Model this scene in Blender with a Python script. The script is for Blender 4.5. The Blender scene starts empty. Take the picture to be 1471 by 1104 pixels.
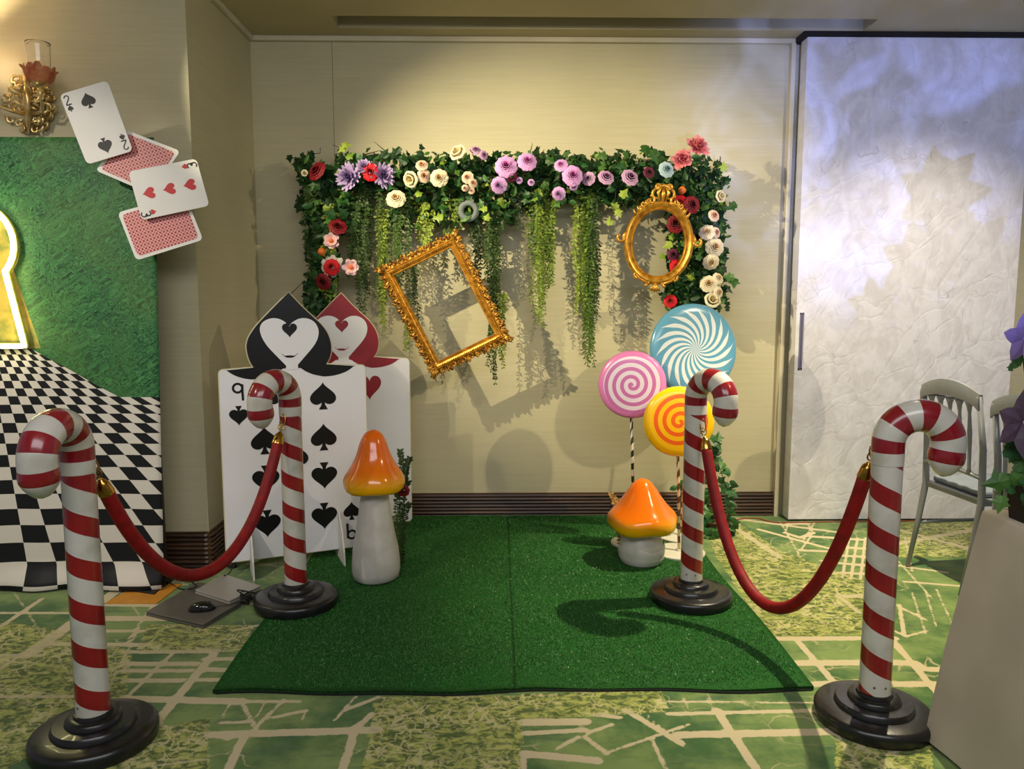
import bpy, math, random
import numpy as np
from mathutils import Vector, Matrix, Quaternion
random.seed(7)
PI = math.pi
D = bpy.data
S = bpy.context.scene
col = S.collection
V = Vector

# ------------------------------------------------------------------ camera
FPX = 1105.0
PITCH, YAW, CAMZ = math.radians(6.4), math.radians(1.0), 1.4
cd = D.cameras.new('camera'); cam = D.objects.new('camera', cd); col.objects.link(cam)
cam.location = (0, 0, CAMZ); cam.rotation_euler = (PI/2-PITCH, 0, -YAW)
cd.lens = FPX/1471*36; cd.sensor_width = 36; cd.clip_start = .05
S.camera = cam
S.view_settings.view_transform = 'Standard'; S.view_settings.look = 'None'
S.view_settings.gamma = 1; S.view_settings.use_curve_mapping = False
S.view_settings.exposure = 0.80

# ------------------------------------------------------------------ light
def lin(h):
    h = h.lstrip('#')
    r = []
    for i in (0, 2, 4):
        c = int(h[i:i+2], 16)/255
        r.append(c/12.92 if c <= .04045 else ((c+.055)/1.055)**2.4)
    return r
w = D.worlds.new('world'); S.world = w; w.use_nodes = True
w.node_tree.nodes['Background'].inputs[0].default_value = (*lin('#f3f4ff'), 1)
w.node_tree.nodes['Background'].inputs[1].default_value = .12
def spot(name, loc, target, power, color, angle, blend=.5, radius=.03):
    l = D.lights.new(name, 'SPOT'); l.energy = power; l.color = lin(color); l.spot_size = math.radians(angle)
    l.spot_blend = blend; l.shadow_soft_size = radius
    o = D.objects.new(name, l); col.objects.link(o); o.location = loc
    o.rotation_euler = (V(target)-V(loc)).to_track_quat('-Z', 'Y').to_euler()
    return o
def area(name, loc, target, power, color, sx, sy):
    l = D.lights.new(name, 'AREA'); l.energy = power; l.color = lin(color); l.shape = 'RECTANGLE'; l.size = sx; l.size_y = sy
    o = D.objects.new(name, l); col.objects.link(o); o.location = loc
    o.rotation_euler = (V(target)-V(loc)).to_track_quat('-Z', 'Y').to_euler()
    return o
spot('downlight_right', (1.95, 3.55, 2.92), (1.4, 3.45, 0), 260, '#fff0c8', 62, .6, .02)
spot('spotlight_front_right', (2.7, 2.3, 2.92), (.35, 4.85, 1.35), 130, '#ffedc4', 58, .9, .03)
spot('spotlight_front_left', (-2.05, 2.75, 2.90), (.55, 4.85, 1.65), 330, '#ffefc4', 50, 1, .015)
spot('wall_washer_door', (2.3, 3.1, 2.92), (2.62, 4.72, 1.0), 100, '#fff2e6', 66, 1, .04)
spot('downlight_left', (-2.75, 1.3, 2.92), (-2.1, 3.64, 1.1), 120, '#fff3e0', 54, .9, .03)
area('room_light', (0, .3, 2.9), (0, 2.4, .2), 60, '#f8f6fa', 3.5, 1.6)
# projector throwing cool dappled light over the upper right of the room
pj = spot('projector_cool', (.85, .25, 1.25), (2.1, 4.7, 2.4), 270, '#8c9fff', 31, .7, .008)
pj.data.use_nodes = True
_n = pj.data.node_tree; _e = _n.nodes['Emission']
_t = _n.nodes.new('ShaderNodeTexCoord'); _z = _n.nodes.new('ShaderNodeTexNoise'); _z.inputs['Scale'].default_value = 11; _z.inputs['Detail'].default_value = 2; _z.inputs['Distortion'].default_value = 1.2
_r = _n.nodes.new('ShaderNodeMapRange'); _r.inputs[1].default_value = .42; _r.inputs[2].default_value = .68; _r.inputs[3].default_value = .55; _r.inputs[4].default_value = 1.6
_n.links.new(_t.outputs['Normal'], _z.inputs['Vector']); _n.links.new(_z.outputs[0], _r.inputs[0]); _n.links.new(_r.outputs[0], _e.inputs['Strength'])

# ------------------------------------------------------------------ pixel rays
def ray(x, y):
    a = (x-735.5)/FPX; b = -(y-552)/FPX
    fw = V((math.sin(YAW)*math.cos(PITCH), math.cos(YAW)*math.cos(PITCH), -math.sin(PITCH)))
    rt = V((math.cos(YAW), -math.sin(YAW), 0)); up = rt.cross(fw)
    return fw+rt*a+up*b
CC = V((0, 0, CAMZ))
def fl(x, y, z=0.0):
    d = ray(x, y); return CC+d*((z-CAMZ)/d.z)
def oy(x, y, Y):
    d = ray(x, y); return CC+d*(Y/d.y)
def onp(x, y, o, n):
    d = ray(x, y); return CC+d*((V(o)-CC).dot(n)/d.dot(n))

# ------------------------------------------------------------------ node helper
class X:
    def __init__(s, nt, k): s.nt, s.k = nt, k
    def _m(s, op, *a, clamp=False):
        n = s.nt.nodes.new('ShaderNodeMath'); n.operation = op; n.use_clamp = clamp
        for i, v in enumerate(a):
            if isinstance(v, X): s.nt.links.new(v.k, n.inputs[i])
            else: n.inputs[i].default_value = float(v)
        return X(s.nt, n.outputs[0])
    def __add__(s, o): return s._m('ADD', s, o)
    def __radd__(s, o): return s._m('ADD', o, s)
    def __sub__(s, o): return s._m('SUBTRACT', s, o)
    def __rsub__(s, o): return s._m('SUBTRACT', o, s)
    def __mul__(s, o): return s._m('MULTIPLY', s, o)
    def __rmul__(s, o): return s._m('MULTIPLY', o, s)
    def __truediv__(s, o): return s._m('DIVIDE', s, o)
    def __rtruediv__(s, o): return s._m('DIVIDE', o, s)
    def fract(s): return s._m('FRACT', s)
    def floor(s): return s._m('FLOOR', s)
    def abs(s): return s._m('ABSOLUTE', s)
    def sqrt(s): return s._m('SQRT', s)
    def pow(s, e): return s._m('POWER', s, e)
    def sin(s): return s._m('SINE', s)
    def lt(s, o): return s._m('LESS_THAN', s, o)
    def gt(s, o): return s._m('GREATER_THAN', s, o)
    def atan2(s, o): return s._m('ARCTAN2', s, o)
    def mod2(s): return s._m('FLOORED_MODULO', s, 2)
    def step(s, e0, e1):
        n = s.nt.nodes.new('ShaderNodeMapRange'); n.interpolation_type = 'SMOOTHSTEP'
        s.nt.links.new(s.k, n.inputs[0]); n.inputs[1].default_value = e0; n.inputs[2].default_value = e1
        return X(s.nt, n.outputs[0])
class M:
    def __init__(s, name, base='#888888', rough=.6, metal=0, spec=.5, coat=0, sheen=0):
        s.m = D.materials.new(name); s.m.use_nodes = True; s.nt = s.m.node_tree
        s.b = s.nt.nodes['Principled BSDF']; s.out = s.nt.nodes['Material Output']
        s.set('Base Color', (*lin(base), 1)); s.set('Roughness', rough); s.set('Metallic', metal)
        s.set('Specular IOR Level', spec); s.set('Coat Weight', coat); s.set('Sheen Weight', sheen)
        s.m.diffuse_color = (*lin(base), 1)
    def set(s, n, v):
        if isinstance(v, X): s.nt.links.new(v.k, s.b.inputs[n])
        else: s.b.inputs[n].default_value = v
    def coords(s, kind='Object'):
        t = s.nt.nodes.new('ShaderNodeTexCoord'); q = s.nt.nodes.new('ShaderNodeSeparateXYZ')
        s.nt.links.new(t.outputs[kind], q.inputs[0])
        return [X(s.nt, q.outputs[i]) for i in range(3)]
    def vec(s, x, y, z=0):
        n = s.nt.nodes.new('ShaderNodeCombineXYZ')
        for i, v in enumerate((x, y, z)):
            if isinstance(v, X): s.nt.links.new(v.k, n.inputs[i])
            else: n.inputs[i].default_value = v
        return X(s.nt, n.outputs[0])
    def noise(s, v, scale, detail=3, rough=.5, dist=0):
        n = s.nt.nodes.new('ShaderNodeTexNoise'); s.nt.links.new(v.k, n.inputs['Vector'])
        n.inputs['Scale'].default_value = scale; n.inputs['Detail'].default_value = detail
        n.inputs['Roughness'].default_value = rough; n.inputs['Distortion'].default_value = dist
        return X(s.nt, n.outputs[0])
    def voro(s, v, scale, feature='F1', out=0, rnd=1.0):
        n = s.nt.nodes.new('ShaderNodeTexVoronoi'); n.feature = feature; s.nt.links.new(v.k, n.inputs['Vector'])
        n.inputs['Scale'].default_value = scale; n.inputs['Randomness'].default_value = rnd
        return X(s.nt, n.outputs[out])
    def attr(s, name):
        n = s.nt.nodes.new('ShaderNodeAttribute'); n.attribute_name = name
        return X(s.nt, n.outputs['Fac'])
    def mix(s, f, a, b):
        n = s.nt.nodes.new('ShaderNodeMix'); n.data_type = 'RGBA'
        if isinstance(f, X): s.nt.links.new(f.k, n.inputs[0])
        else: n.inputs[0].default_value = f
        for i, v in ((6, a), (7, b)):
            if isinstance(v, X): s.nt.links.new(v.k, n.inputs[i])
            else: n.inputs[i].default_value = (*lin(v), 1)
        return X(s.nt, n.outputs[2])
    def bump(s, h, strength=.3, dist=.01):
        n = s.nt.nodes.new('ShaderNodeBump'); n.inputs['Strength'].default_value = strength
        n.inputs['Distance'].default_value = dist
        s.nt.links.new(h.k, n.inputs['Height']); s.nt.links.new(n.outputs[0], s.b.inputs['Normal'])
def simple(name, c1, c2=None, scale=20, rough=.6, metal=0, coat=0, bump=0, spec=.5, bscale=None, sheen=0):
    m = M(name, c1, rough, metal, spec, coat, sheen)
    x, y, z = m.coords(); v = m.vec(x, y, z)
    n = m.noise(v, scale, 4)
    m.set('Base Color', m.mix(n.step(.3, .7), c1, c2 or c1))
    if bump: m.bump(m.noise(v, bscale or scale*3, 4), bump, .004)
    return m.m

# ------------------------------------------------------------------ mesh builder
class MB:
    def __init__(s): s.v, s.f, s.a = [], [], []
    def add(s, vs, fs, a=None):
        o = len(s.v); s.v += [V(p) for p in vs]; s.f += [[i+o for i in f] for f in fs]
        s.a += list(a) if a is not None else [0.0]*len(vs)
        return s
    def box(s, a, b, M_=None):
        (x0, y0, z0), (x1, y1, z1) = a, b
        vs = [V(p) for p in ((x0,y0,z0),(x1,y0,z0),(x1,y1,z0),(x0,y1,z0),(x0,y0,z1),(x1,y0,z1),(x1,y1,z1),(x0,y1,z1))]
        if M_ is not None: vs = [M_ @ p for p in vs]
        return s.add(vs, [(0,3,2,1),(4,5,6,7),(0,1,5,4),(1,2,6,5),(2,3,7,6),(3,0,4,7)])
    def tube(s, pts, r, seg=10, caps=True, closed=False, flat=1.0, attr=None):
        pts = [V(p) for p in pts]; n = len(pts)
        rr = [r]*n if isinstance(r, (int, float)) else list(r)
        tan = []
        for i in range(n):
            a = pts[(i-1) % n] if closed else pts[max(i-1, 0)]; b = pts[(i+1) % n] if closed else pts[min(i+1, n-1)]
            d = (b-a); tan.append(d.normalized() if d.length > 1e-9 else V((0, 0, 1)))
        up = V((0, 0, 1)) if abs(tan[0].z) < .9 else V((1, 0, 0))
        nrm = (up-tan[0]*up.dot(tan[0])).normalized()
        vs, at = [], []
        L = 0
        for i in range(n):
            if i: nrm = (nrm-tan[i]*nrm.dot(tan[i])).normalized(); L += (pts[i]-pts[i-1]).length
            bi = tan[i].cross(nrm)
            for k in range(seg):
                a = 2*PI*k/seg
                vs.append(pts[i]+(nrm*math.cos(a)+bi*math.sin(a)*flat)*rr[i]); at.append(L)
        fs = []
        for i in range(n if closed else n-1):
            j = (i+1) % n
            for k in range(seg):
                k2 = (k+1) % seg
                fs.append((i*seg+k, i*seg+k2, j*seg+k2, j*seg+k))
        if caps and not closed:
            fs.append(tuple(range(seg))[::-1]); fs.append(tuple((n-1)*seg+k for k in range(seg)))
        return s.add(vs, fs, at)
    def lathe(s, prof, seg=24, M_=None, wob=None):
        vs, fs = [], []
        for i, (r, z) in enumerate(prof):
            for k in range(seg):
                a = 2*PI*k/seg
                q = r*(1+(wob(a, i/(len(prof)-1)) if wob else 0))
                p = V((q*math.cos(a), q*math.sin(a), z))
                vs.append(M_ @ p if M_ is not None else p)
        for i in range(len(prof)-1):
            for k in range(seg):
                k2 = (k+1) % seg
                fs.append((i*seg+k, i*seg+k2, (i+1)*seg+k2, (i+1)*seg+k))
        if prof[0][0] > 1e-4: fs.append(tuple(range(seg))[::-1])
        if prof[-1][0] > 1e-4: fs.append(tuple((len(prof)-1)*seg+k for k in range(seg)))
        return s.add(vs, fs)
    def prism(s, poly, fn, t0=0.0, t1=.002):
        """poly 2-D points; fn(u, v, t) -> 3-D point; extruded from t0 to t1"""
        n = len(poly)
        vs = [fn(u, v, t1) for u, v in poly]+[fn(u, v, t0) for u, v in poly]
        fs = [tuple(range(n)), tuple(range(2*n-1, n-1, -1))]+[(i, n+i, n+(i+1) % n, (i+1) % n) for i in range(n)]
        return s.add(vs, fs)
    def build(s, name, mat, parent=None, smooth=False, kind=None, base=None, bevel=0):
        me = D.meshes.new(name)
        off = V((0, 0, 0)) if base is None else V(base)
        me.from_pydata([tuple(p-off) for p in s.v], [], s.f)
        if any(s.a):
            a = me.attributes.new('s', 'FLOAT', 'POINT'); a.data.foreach_set('value', s.a)
        me.materials.append(mat)
        if smooth: me.shade_smooth()
        me.update()
        return link(name, me, parent, kind, off, bevel)
def link(name, me, parent=None, kind=None, loc=(0, 0, 0), bevel=0):
    o = D.objects.new(name, me); col.objects.link(o)
    o.location = loc
    if parent is not None:
        o.parent = parent
        if parent.type != 'EMPTY' and parent.parent is not None: pass
    if kind: o['kind'] = kind
    if bevel:
        b = o.modifiers.new('b', 'BEVEL'); b.width = bevel; b.segments = 2; b.limit_method = 'ANGLE'
    return o
def smooth_angle(o, ang=35):
    o.data.set_sharp_from_angle(angle=math.radians(ang)) if hasattr(o.data, 'set_sharp_from_angle') else None
def empty(name, loc=(0, 0, 0), rz=0, label=None, cat=None, group=None):
    o = D.objects.new(name, None); col.objects.link(o); o.location = loc; o.rotation_euler = (0, 0, rz)
    o.empty_display_size = .1
    tag(o, label, cat, group); return o
def tag(o, label=None, cat=None, group=None, kind=None):
    if label: o['label'] = label
    if cat: o['category'] = cat
    if group: o['group'] = group
    if kind: o['kind'] = kind
    return o
def dup(root, loc=None, rz=None, label=None, group=None):
    def rec(o, par):
        c = o.copy(); col.objects.link(c); c.parent = par
        for ch in [q for q in D.objects if q.parent == o]: rec(ch, c)
        return c
    r = rec(root, None)
    if loc is not None: r.location = loc
    if rz is not None: r.rotation_euler = (0, 0, rz)
    if label: r['label'] = label
    if group: r['group'] = group
    return r
def struct(name, mb, mat, smooth=False, bevel=0):
    return mb.build(name, mat, None, smooth, 'structure', bevel=bevel)
def scroll(c, ax, ay, r0, turns, phase, n=22, grow=1.0, sgn=1):
    """points of a spiral in the plane ax, ay about c, from outside in"""
    out = []
    for i in range(n):
        t = i/(n-1); r = r0*(1-.82*t)*grow; a = phase+sgn*turns*2*PI*t
        out.append(V(c)+V(ax)*math.cos(a)*r+V(ay)*math.sin(a)*r)
    return out

# ------------------------------------------------------------------ shell materials
def wallmat(name, c1, c2, rough=.42):
    m = M(name, c1, rough, 0, .35)
    x, y, z = m.coords()
    st = m.noise(m.vec(x*3, y*3, z*90), 1.0, 5, .7)
    big = m.noise(m.vec(x, y, z), 1.3, 3)
    m.set('Base Color', m.mix((st*.5+big*.5).step(.35, .65), c1, c2))
    m.bump(st, .12, .003)
    return m.m
m_wall = wallmat('wallpaper_cream', '#c2ba98', '#cdc5a3')
m_ceil = simple('ceiling_paint', '#b9ae8c', '#c2b795', 2, .8)
m_dark = simple('dark_gap', '#15110c', rough=.8)
m_cream = simple('cream_paint', '#d8cfb2', '#cfc5a8', 4, .5)
def woodmat():
    m = M('dark_ribbed_wood', '#3a2616', .38)
    x, y, z = m.coords()
    n = m.noise(m.vec(x*1.5, y*1.5, z*60), 1.0, 5, .65)
    m.set('Base Color', m.mix(n.step(.35, .7), '#2e1d10', '#5a3e26')); m.bump(n, .2, .002)
    return m.m
m_wood = woodmat()
def doormat():
    m = M('textured_white_plaster', '#cfcbd0', .42, 0, .35)
    x, y, z = m.coords()
    v = m.vec(x, y, z)
    warp = m.noise(v, 3, 3)
    n1 = m.noise(m.vec(x*3+z*7+warp*3, z*2-x*6, 0), 1.0, 4, .55, 1.2)
    n2 = m.noise(m.vec(x*6-z*4+warp*4, z*3+x*8, 3), 1.0, 4, .55, .8)
    ed = m.voro(m.vec(x*3+z*2+warp*3.5, z*6-x*4+warp*3, 0), 1.0, 'DISTANCE_TO_EDGE')
    ed2 = m.voro(m.vec(x*4-z*3+warp*3, z*5+x*5-warp*3, 7), 1.0, 'DISTANCE_TO_EDGE')
    h = n1*.6+n2*.4+ed.step(0, .10)*.2
    c = m.mix((n1*.5+n2*.5).step(.40, .62), '#d9d6d7', '#e8e6e9')
    msk = m.noise(v, 6, 2).step(.56, .64)
    line = ((1-ed.step(0, .014))+(1-ed2.step(0, .012)))._m('MINIMUM', (1-ed.step(0, .014))+(1-ed2.step(0, .012)), 1)*msk
    m.set('Base Color', m.mix(line*.4, c, '#8d888c')); m.bump(h+m.noise(m.vec(x*22+z*9+warp*6, z*12-x*20+warp*5, 1), 1.0, 3, .5, 1.5)*.3, .45, .012)
    return m.m
m_door = doormat()

# ------------------------------------------------------------------ room
WY, CZ = 4.85, 2.96
CXL, CFY = -1.49, 3.87        # column on the left
# ceiling with a recessed slot
ra, rb = oy(475, 22, 1), None
def cpt(x, y): return fl(x, y, CZ)
y0 = cpt(870, 25).y; y1 = cpt(870, 42).y; x0 = cpt(475, 22).x; x1 = cpt(1262, 28).x
b = MB(); T = .05
b.box((-4, -2.2, CZ), (4.2, y0, CZ+T)); b.box((-4, y1, CZ), (4.2, WY+.1, CZ+T))
b.box((-4, y0, CZ), (x0, y1, CZ+T)); b.box((x1, y0, CZ), (4.2, y1, CZ+T))
b.box((x0, y1, CZ+T), (x1, y1+.01, CZ+.35)); b.box((x0, y0-.01, CZ+T), (x1, y0, CZ+.35))
b.box((x0-.01, y0, CZ+T), (x0, y1, CZ+.35)); b.box((x1, y0, CZ+T), (x1+.01, y1, CZ+.35)); b.box((x0, y0, CZ+.35), (x1, y1, CZ+.36))
struct('ceiling', b, m_ceil)
# back wall in wallpaper drops with fine seams
b = MB(); seam = [-1.6, -1.0, 1.83]
b.box((-1.6, WY, 0), (-1.0015, WY+.08, CZ)); b.box((-.9985, WY-.002, 0), (1.752, WY+.08, CZ))
b.box((-1.6, WY+.01, 0), (1.8, WY+.09, CZ)); b.box((1.76, WY+.012, 0), (4.2, WY+.1, CZ))
struct('wall_back', b, m_wall)
b = MB(); b.box((-4, CFY, 0), (CXL, CFY+.1, CZ)); b.box((CXL-.1, CFY+.1, 0), (CXL, WY+.05, CZ))
struct('wall_left', b, m_wall)
b = MB(); b.box((-1.58, WY-.004, 0), (-1.56, WY, CZ))
# cornice
b = MB(); b.box((CXL, WY-.035, CZ-.03), (1.8, WY-.002, CZ)); b.box((CXL, CFY-.03, CZ-.03), (CXL+.03, WY-.035, CZ))
b.box((-4, CFY-.03, CZ-.03), (CXL, CFY, CZ)); struct('trim_1', b, m_cream, bevel=.006)
# jamb beside sliding panel and dark track over it
b = MB(); b.box((1.775, WY-.04, 0), (1.80, WY+.01, CZ-.03)); struct('trim_2', b, m_cream)
b = MB(); b.box((1.80, 4.69, CZ-.028), (4.2, WY, CZ)); struct('trim_3', b, m_dark)
# sliding wall panel = door_1
DX, DY = 1.825, 4.70
dr = struct('door_1', MB().box((DX, DY, .012), (3.18, DY+.1, CZ-.03)), m_door, bevel=.003)
hp = oy(1150, 490, DY)
m_hf = simple('handle_rim_grey', '#9a95a8', rough=.35, metal=.6); m_hd = simple('handle_recess_grey', '#5b5a70', rough=.5)
p0, p1 = oy(1146, 531, DY), oy(1155, 449, DY)
h = MB()
for a_, c_ in (((p0.x, DY-.004, p0.z), (p0.x+.008, DY+.001, p1.z)), ((p1.x-.008, DY-.004, p0.z), (p1.x, DY+.001, p1.z)),
               ((p0.x, DY-.004, p0.z), (p1.x, DY+.001, p0.z+.01)), ((p0.x, DY-.004, p1.z-.01), (p1.x, DY+.001, p1.z))):
    h.box(a_, c_)
hh = h.build('handle_frame', m_hf, dr); MB().box((p0.x+.008, DY-.002, p0.z+.01), (p1.x-.008, DY+.0, p1.z-.01)).build('handle_recess', m_hd, dr)
# ribbed baseboards (each rib a strip)
def baseboard(name, a, bb, z1, nrib, nrm):
    a, bb, nrm = V(a), V(bb), V(nrm)
    root = MB(); o = a; 
    def q(t, d, z): return (a+(bb-a)*t)+nrm*d+V((0, 0, z))
    root.add([q(0,0,0), q(1,0,0), q(1,.012,0), q(0,.012,0), q(0,0,z1), q(1,0,z1), q(1,.012,z1), q(0,.012,z1)],
             [(0,3,2,1),(4,5,6,7),(0,1,5,4),(1,2,6,5),(2,3,7,6),(3,0,4,7)])
    r = root.build(name, m_wood, None, kind='structure')
    hgt = z1/nrib
    for i in range(nrib):
        za, zb = i*hgt+.002, (i+1)*hgt-.005
        MB().add([q(0,.012,za), q(1,.012,za), q(1,.012,zb), q(0,.012,zb), q(0,.026,za+.003), q(1,.026,za+.003), q(1,.021,zb-.002), q(0,.021,zb-.002)],
                 [(0,1,5,4),(1,2,6,5),(2,3,7,6),(3,0,4,7),(4,5,6,7)]).build('slat', m_wood, r)
baseboard('baseboard_back', (-1.48, WY, 0), (1.775, WY, 0), .155, 7, (0, -1, 0))
baseboard('baseboard_left', (-4, CFY, 0), (CXL+.0, CFY, 0), .21, 9, (0, -1, 0))
baseboard('baseboard_side', (CXL, CFY-.02, 0), (CXL, WY-.03, 0), .21, 9, (1, 0, 0))

# ------------------------------------------------------------------ patterned carpet floor
def seg_world(s):
    x1, y1, x2, y2, wpx = s
    a, c = fl(x1, y1), fl(x2, y2); mid = fl((x1+x2)/2, (y1+y2)/2)
    # width given in px measured across the line, mostly on y or x
    if abs(x2-x1) > abs(y2-y1)*1.2: e = fl((x1+x2)/2, (y1+y2)/2+wpx); wd = abs(e.y-mid.y)
    else: e = fl((x1+x2)/2+wpx, (y1+y2)/2); wd = abs(e.x-mid.x)*.9
    return (a.x, a.y, c.x, c.y, wd/2)
LN = [(180,1003,345,1007,9),(345,1007,430,1007,4),(311,934,222,1040,15),(222,1040,190,1060,14),(180,936,311,935,5),(180,953,282,953,6),(180,963,275,963,5),(180,977,262,977,6),
 (295,946,342,946,5),(290,961,333,962,6),(286,976,318,976,5),(303,1055,541,1048,10),(512,1043,490,1110,14),(535,1025,512,1045,12),(350,1058,325,1110,14),
 (347,1007,368,1049,7),(380,1009,368,1030,3),(373,1037,409,1004,5),(368,1045,392,1020,6),(392,1030,440,1020,4),(440,1020,434,1035,3),(316,1037,355,1037,4),(316,1037,331,1008,4),(481,1034,511,1000,5),(496,1019,544,1001,4),
 (752,1037,841,1036,10),(752,1053,841,1048,6),(752,1082,858,1092,10),(752,1082,752,1110,9),(898,1019,980,1068,6),(925,1022,985,1075,3),(935,1060,960,1110,7),(845,1052,880,1040,4),(856,1026,890,1030,5),(800,1075,830,1058,4),
 (840,1058,872,1082,5),(880,1078,990,1040,3),(960,1025,1174,1020,5),(975,1055,1210,1050,10),(1029,1019,1090,1110,15),(980,994,990,1019,3),(1013,990,1027,1022,4),(1062,994,1078,1020,3),(950,1007,1175,1009,2.5),
 (1111,917,1285,916,6),(1133,952,1240,951,8),(1160,983,1240,979,8),(1275,951,1315,952,8),(1315,952,1330,961,7),(1330,961,1400,961,7),(1275,982,1350,982,8),(1143,917,1200,982,11),(1198,1050,1242,1110,6),
 (1282,918,1352,1002,11),(1282,925,1305,948,5),(1292,868,1299,912,6),(1205,856,1242,856,5),(1282,905,1300,912,3),(1333,905,1300,914,2),(1215,1055,1240,1075,3),(1270,1085,1340,1060,2.5),
 (1100,917,1120,930,4),(1200,842,1205,856,4),(1205,856,1235,880,3),
 (40,941,170,846,8),(64,924,212,926,5),(150,888,240,888,7),(120,906,205,906,4),(150,868,245,870,4),(175,850,205,890,3),(225,860,180,925,4),(0,941,60,941,4),(230,905,212,930,3),(180,1003,250,936,7),
 (160,1010,190,1050,4),(225,1040,330,1062,2),(215,1100,300,1090,3),(200,900,150,1000,4),
 (0,880,130,880,3),(0,900,60,860,3),(20,850,120,1000,3),(0,960,90,900,3),(0,1000,110,1000,4),
 (1040,747,1120,800,3),(1060,745,1210,765,2.5),(1090,760,1200,790,2.5),(1120,748,1150,800,2.5),(1150,790,1200,792,3),(1150,790,1165,770,3),(1165,770,1240,775,3),(1170,750,1155,775,2.5),(1180,805,1240,812,2.5),
 (1205,772,1195,800,4),(1220,772,1210,830,4),(1232,772,1222,832,4),(1243,772,1236,832,4),(1200,785,1250,788,3),(1200,797,1250,800,3),(1198,808,1250,812,3),(1195,822,1250,824,3),
 (1128,765,1132,752,2.5),(1132,752,1160,752,2.5),(1160,752,1168,765,2.5),(1168,765,1150,772,2.5),(1150,772,1128,765,2.5),
 (1290,760,1400,790,3),(1290,780,1400,760,3),(1285,800,1340,860,3),(1300,770,1310,820,3),(1290,812,1360,822,2.5),(1300,835,1390,842,2.5),(1310,850,1330,910,2.5),(1330,850,1345,900,2.5),(1345,846,1370,900,2.5),(1290,870,1330,890,2),
 (350,890,358,915,3),(358,915,385,880,2),(340,870,390,862,3),(395,765,420,800,3),(440,770,480,760,3),(335,905,375,897,2.5)]
LW = np.array([seg_world(s) for s in LN])
def poly_world(p): return [(fl(x, y).x, fl(x, y).y) for x, y in p]
FOL = [poly_world(p) for p in (
 [(540,999),(750,999),(750,1110),(520,1110)], [(212,897),(365,897),(345,936),(195,936)], [(0,890),(110,910),(190,935),(180,1003),(0,1110),(-80,1110),(-80,890)],
 [(1010,750),(1060,750),(1120,790),(1245,835),(1245,912),(1105,914),(1030,800)], [(750,995),(950,992),(960,1022),(750,1034)],
 [(150,1062),(300,1030),(300,1110),(100,1110)], [(1200,1065),(1340,1065),(1340,1110),(1200,1110)], [(1280,745),(1420,745),(1420,800),(1275,800)])]
FX0, FX1, FY0, FY1, STP = -3.0, 3.6, 1.55, 4.9, .012
nx, ny = int((FX1-FX0)/STP)+1, int((FY1-FY0)/STP)+1
gx = np.linspace(FX0, FX1, nx); gy = np.linspace(FY0, FY1, ny)
GX, GY = np.meshgrid(gx, gy)
dist = np.full(GX.shape, 1.0)
for ax, ay, bx, by, hw in LW:
    pd = .25
    ix = (gx > min(ax, bx)-pd) & (gx < max(ax, bx)+pd); iy = (gy > min(ay, by)-pd) & (gy < max(ay, by)+pd)
    if not ix.any() or not iy.any(): continue
    sub = np.ix_(iy, ix); px, py = GX[sub], GY[sub]
    dx, dy = bx-ax, by-ay; L2 = dx*dx+dy*dy
    t = np.clip(((px-ax)*dx+(py-ay)*dy)/L2, 0, 1)
    dist[sub] = np.minimum(dist[sub], np.hypot(px-(ax+t*dx), py-(ay+t*dy))-hw)
zone = np.zeros(GX.shape)
for P in FOL:
    ins = np.zeros(GX.shape, bool)
    for i in range(len(P)):
        xa, ya = P[i]; xb, yb = P[i-1]
        if ya == yb: continue
        c = ((ya > GY) != (yb > GY)) & (GX < (xb-xa)*(GY-ya)/(yb-ya)+xa); ins ^= c
    zone[ins] = 1
me = D.meshes.new('floor')
co = np.stack([GX.ravel(), GY.ravel(), np.zeros(GX.size)], 1).astype(np.float32)
idx = np.arange(nx*ny).reshape(ny, nx)
q = np.stack([idx[:-1, :-1].ravel(), idx[:-1, 1:].ravel(), idx[1:, 1:].ravel(), idx[1:, :-1].ravel()], 1)
# surrounding apron so the floor runs on beyond the detailed part
out = np.array([[-4, -2.2, 0], [4.2, -2.2, 0], [4.2, FY0, 0], [-4, FY0, 0], [-4, FY1, 0], [FX0, FY0, 0], [FX0, FY1, 0], [FX1, FY0, 0], [4.2, FY1, 0], [FX1, FY1, 0]], np.float32)
nb = nx*ny
qq = np.array([[nb, nb+1, nb+2, nb+3], [nb+3, nb+5, nb+6, nb+4], [nb+7, nb+2, nb+8, nb+9]])
co = np.concatenate([co, out]); q = np.concatenate([q, qq])
me.vertices.add(len(co)); me.vertices.foreach_set('co', co.ravel())
me.loops.add(q.size); me.loops.foreach_set('vertex_index', q.ravel().astype(np.int32))
me.polygons.add(len(q)); me.polygons.foreach_set('loop_start', (np.arange(len(q))*4).astype(np.int32))
me.update(calc_edges=True)
for nm, arr in (('dist', dist), ('zone', zone)):
    at = me.attributes.new(nm, 'FLOAT', 'POINT')
    at.data.foreach_set('value', np.concatenate([arr.ravel(), np.full(10, 1.0 if nm == 'dist' else 0.0)]).astype(np.float32))
m = M('patterned_carpet', '#6f8a45', .95, 0, .15, 0, .2)
x, y, z = m.coords(); v = m.vec(x, y, z)
wob = (m.noise(v, 28, 4, .7)-.5)*.018
cream = 1-(m.attr('dist')+wob).step(-.002, .003)
thin = 1-m.voro(m.vec(x+m.noise(v, 6, 3)*.2, y*1.3+m.noise(v, 7, 3)*.2, 0), 6.5, 'DISTANCE_TO_EDGE').step(.008, .03)
solid = m.mix(m.noise(v, 2.6, 5, .65).step(.38, .62), '#3d6330', '#7c9250')
solid = m.mix(m.noise(m.vec(x*2, y*9, 5), 1.8, 4).step(.55, .75)*.6, solid, '#2c5440')
hi = m.noise(m.vec(x+3, y*1.6, 9), 22, 5, .75, .8)
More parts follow.
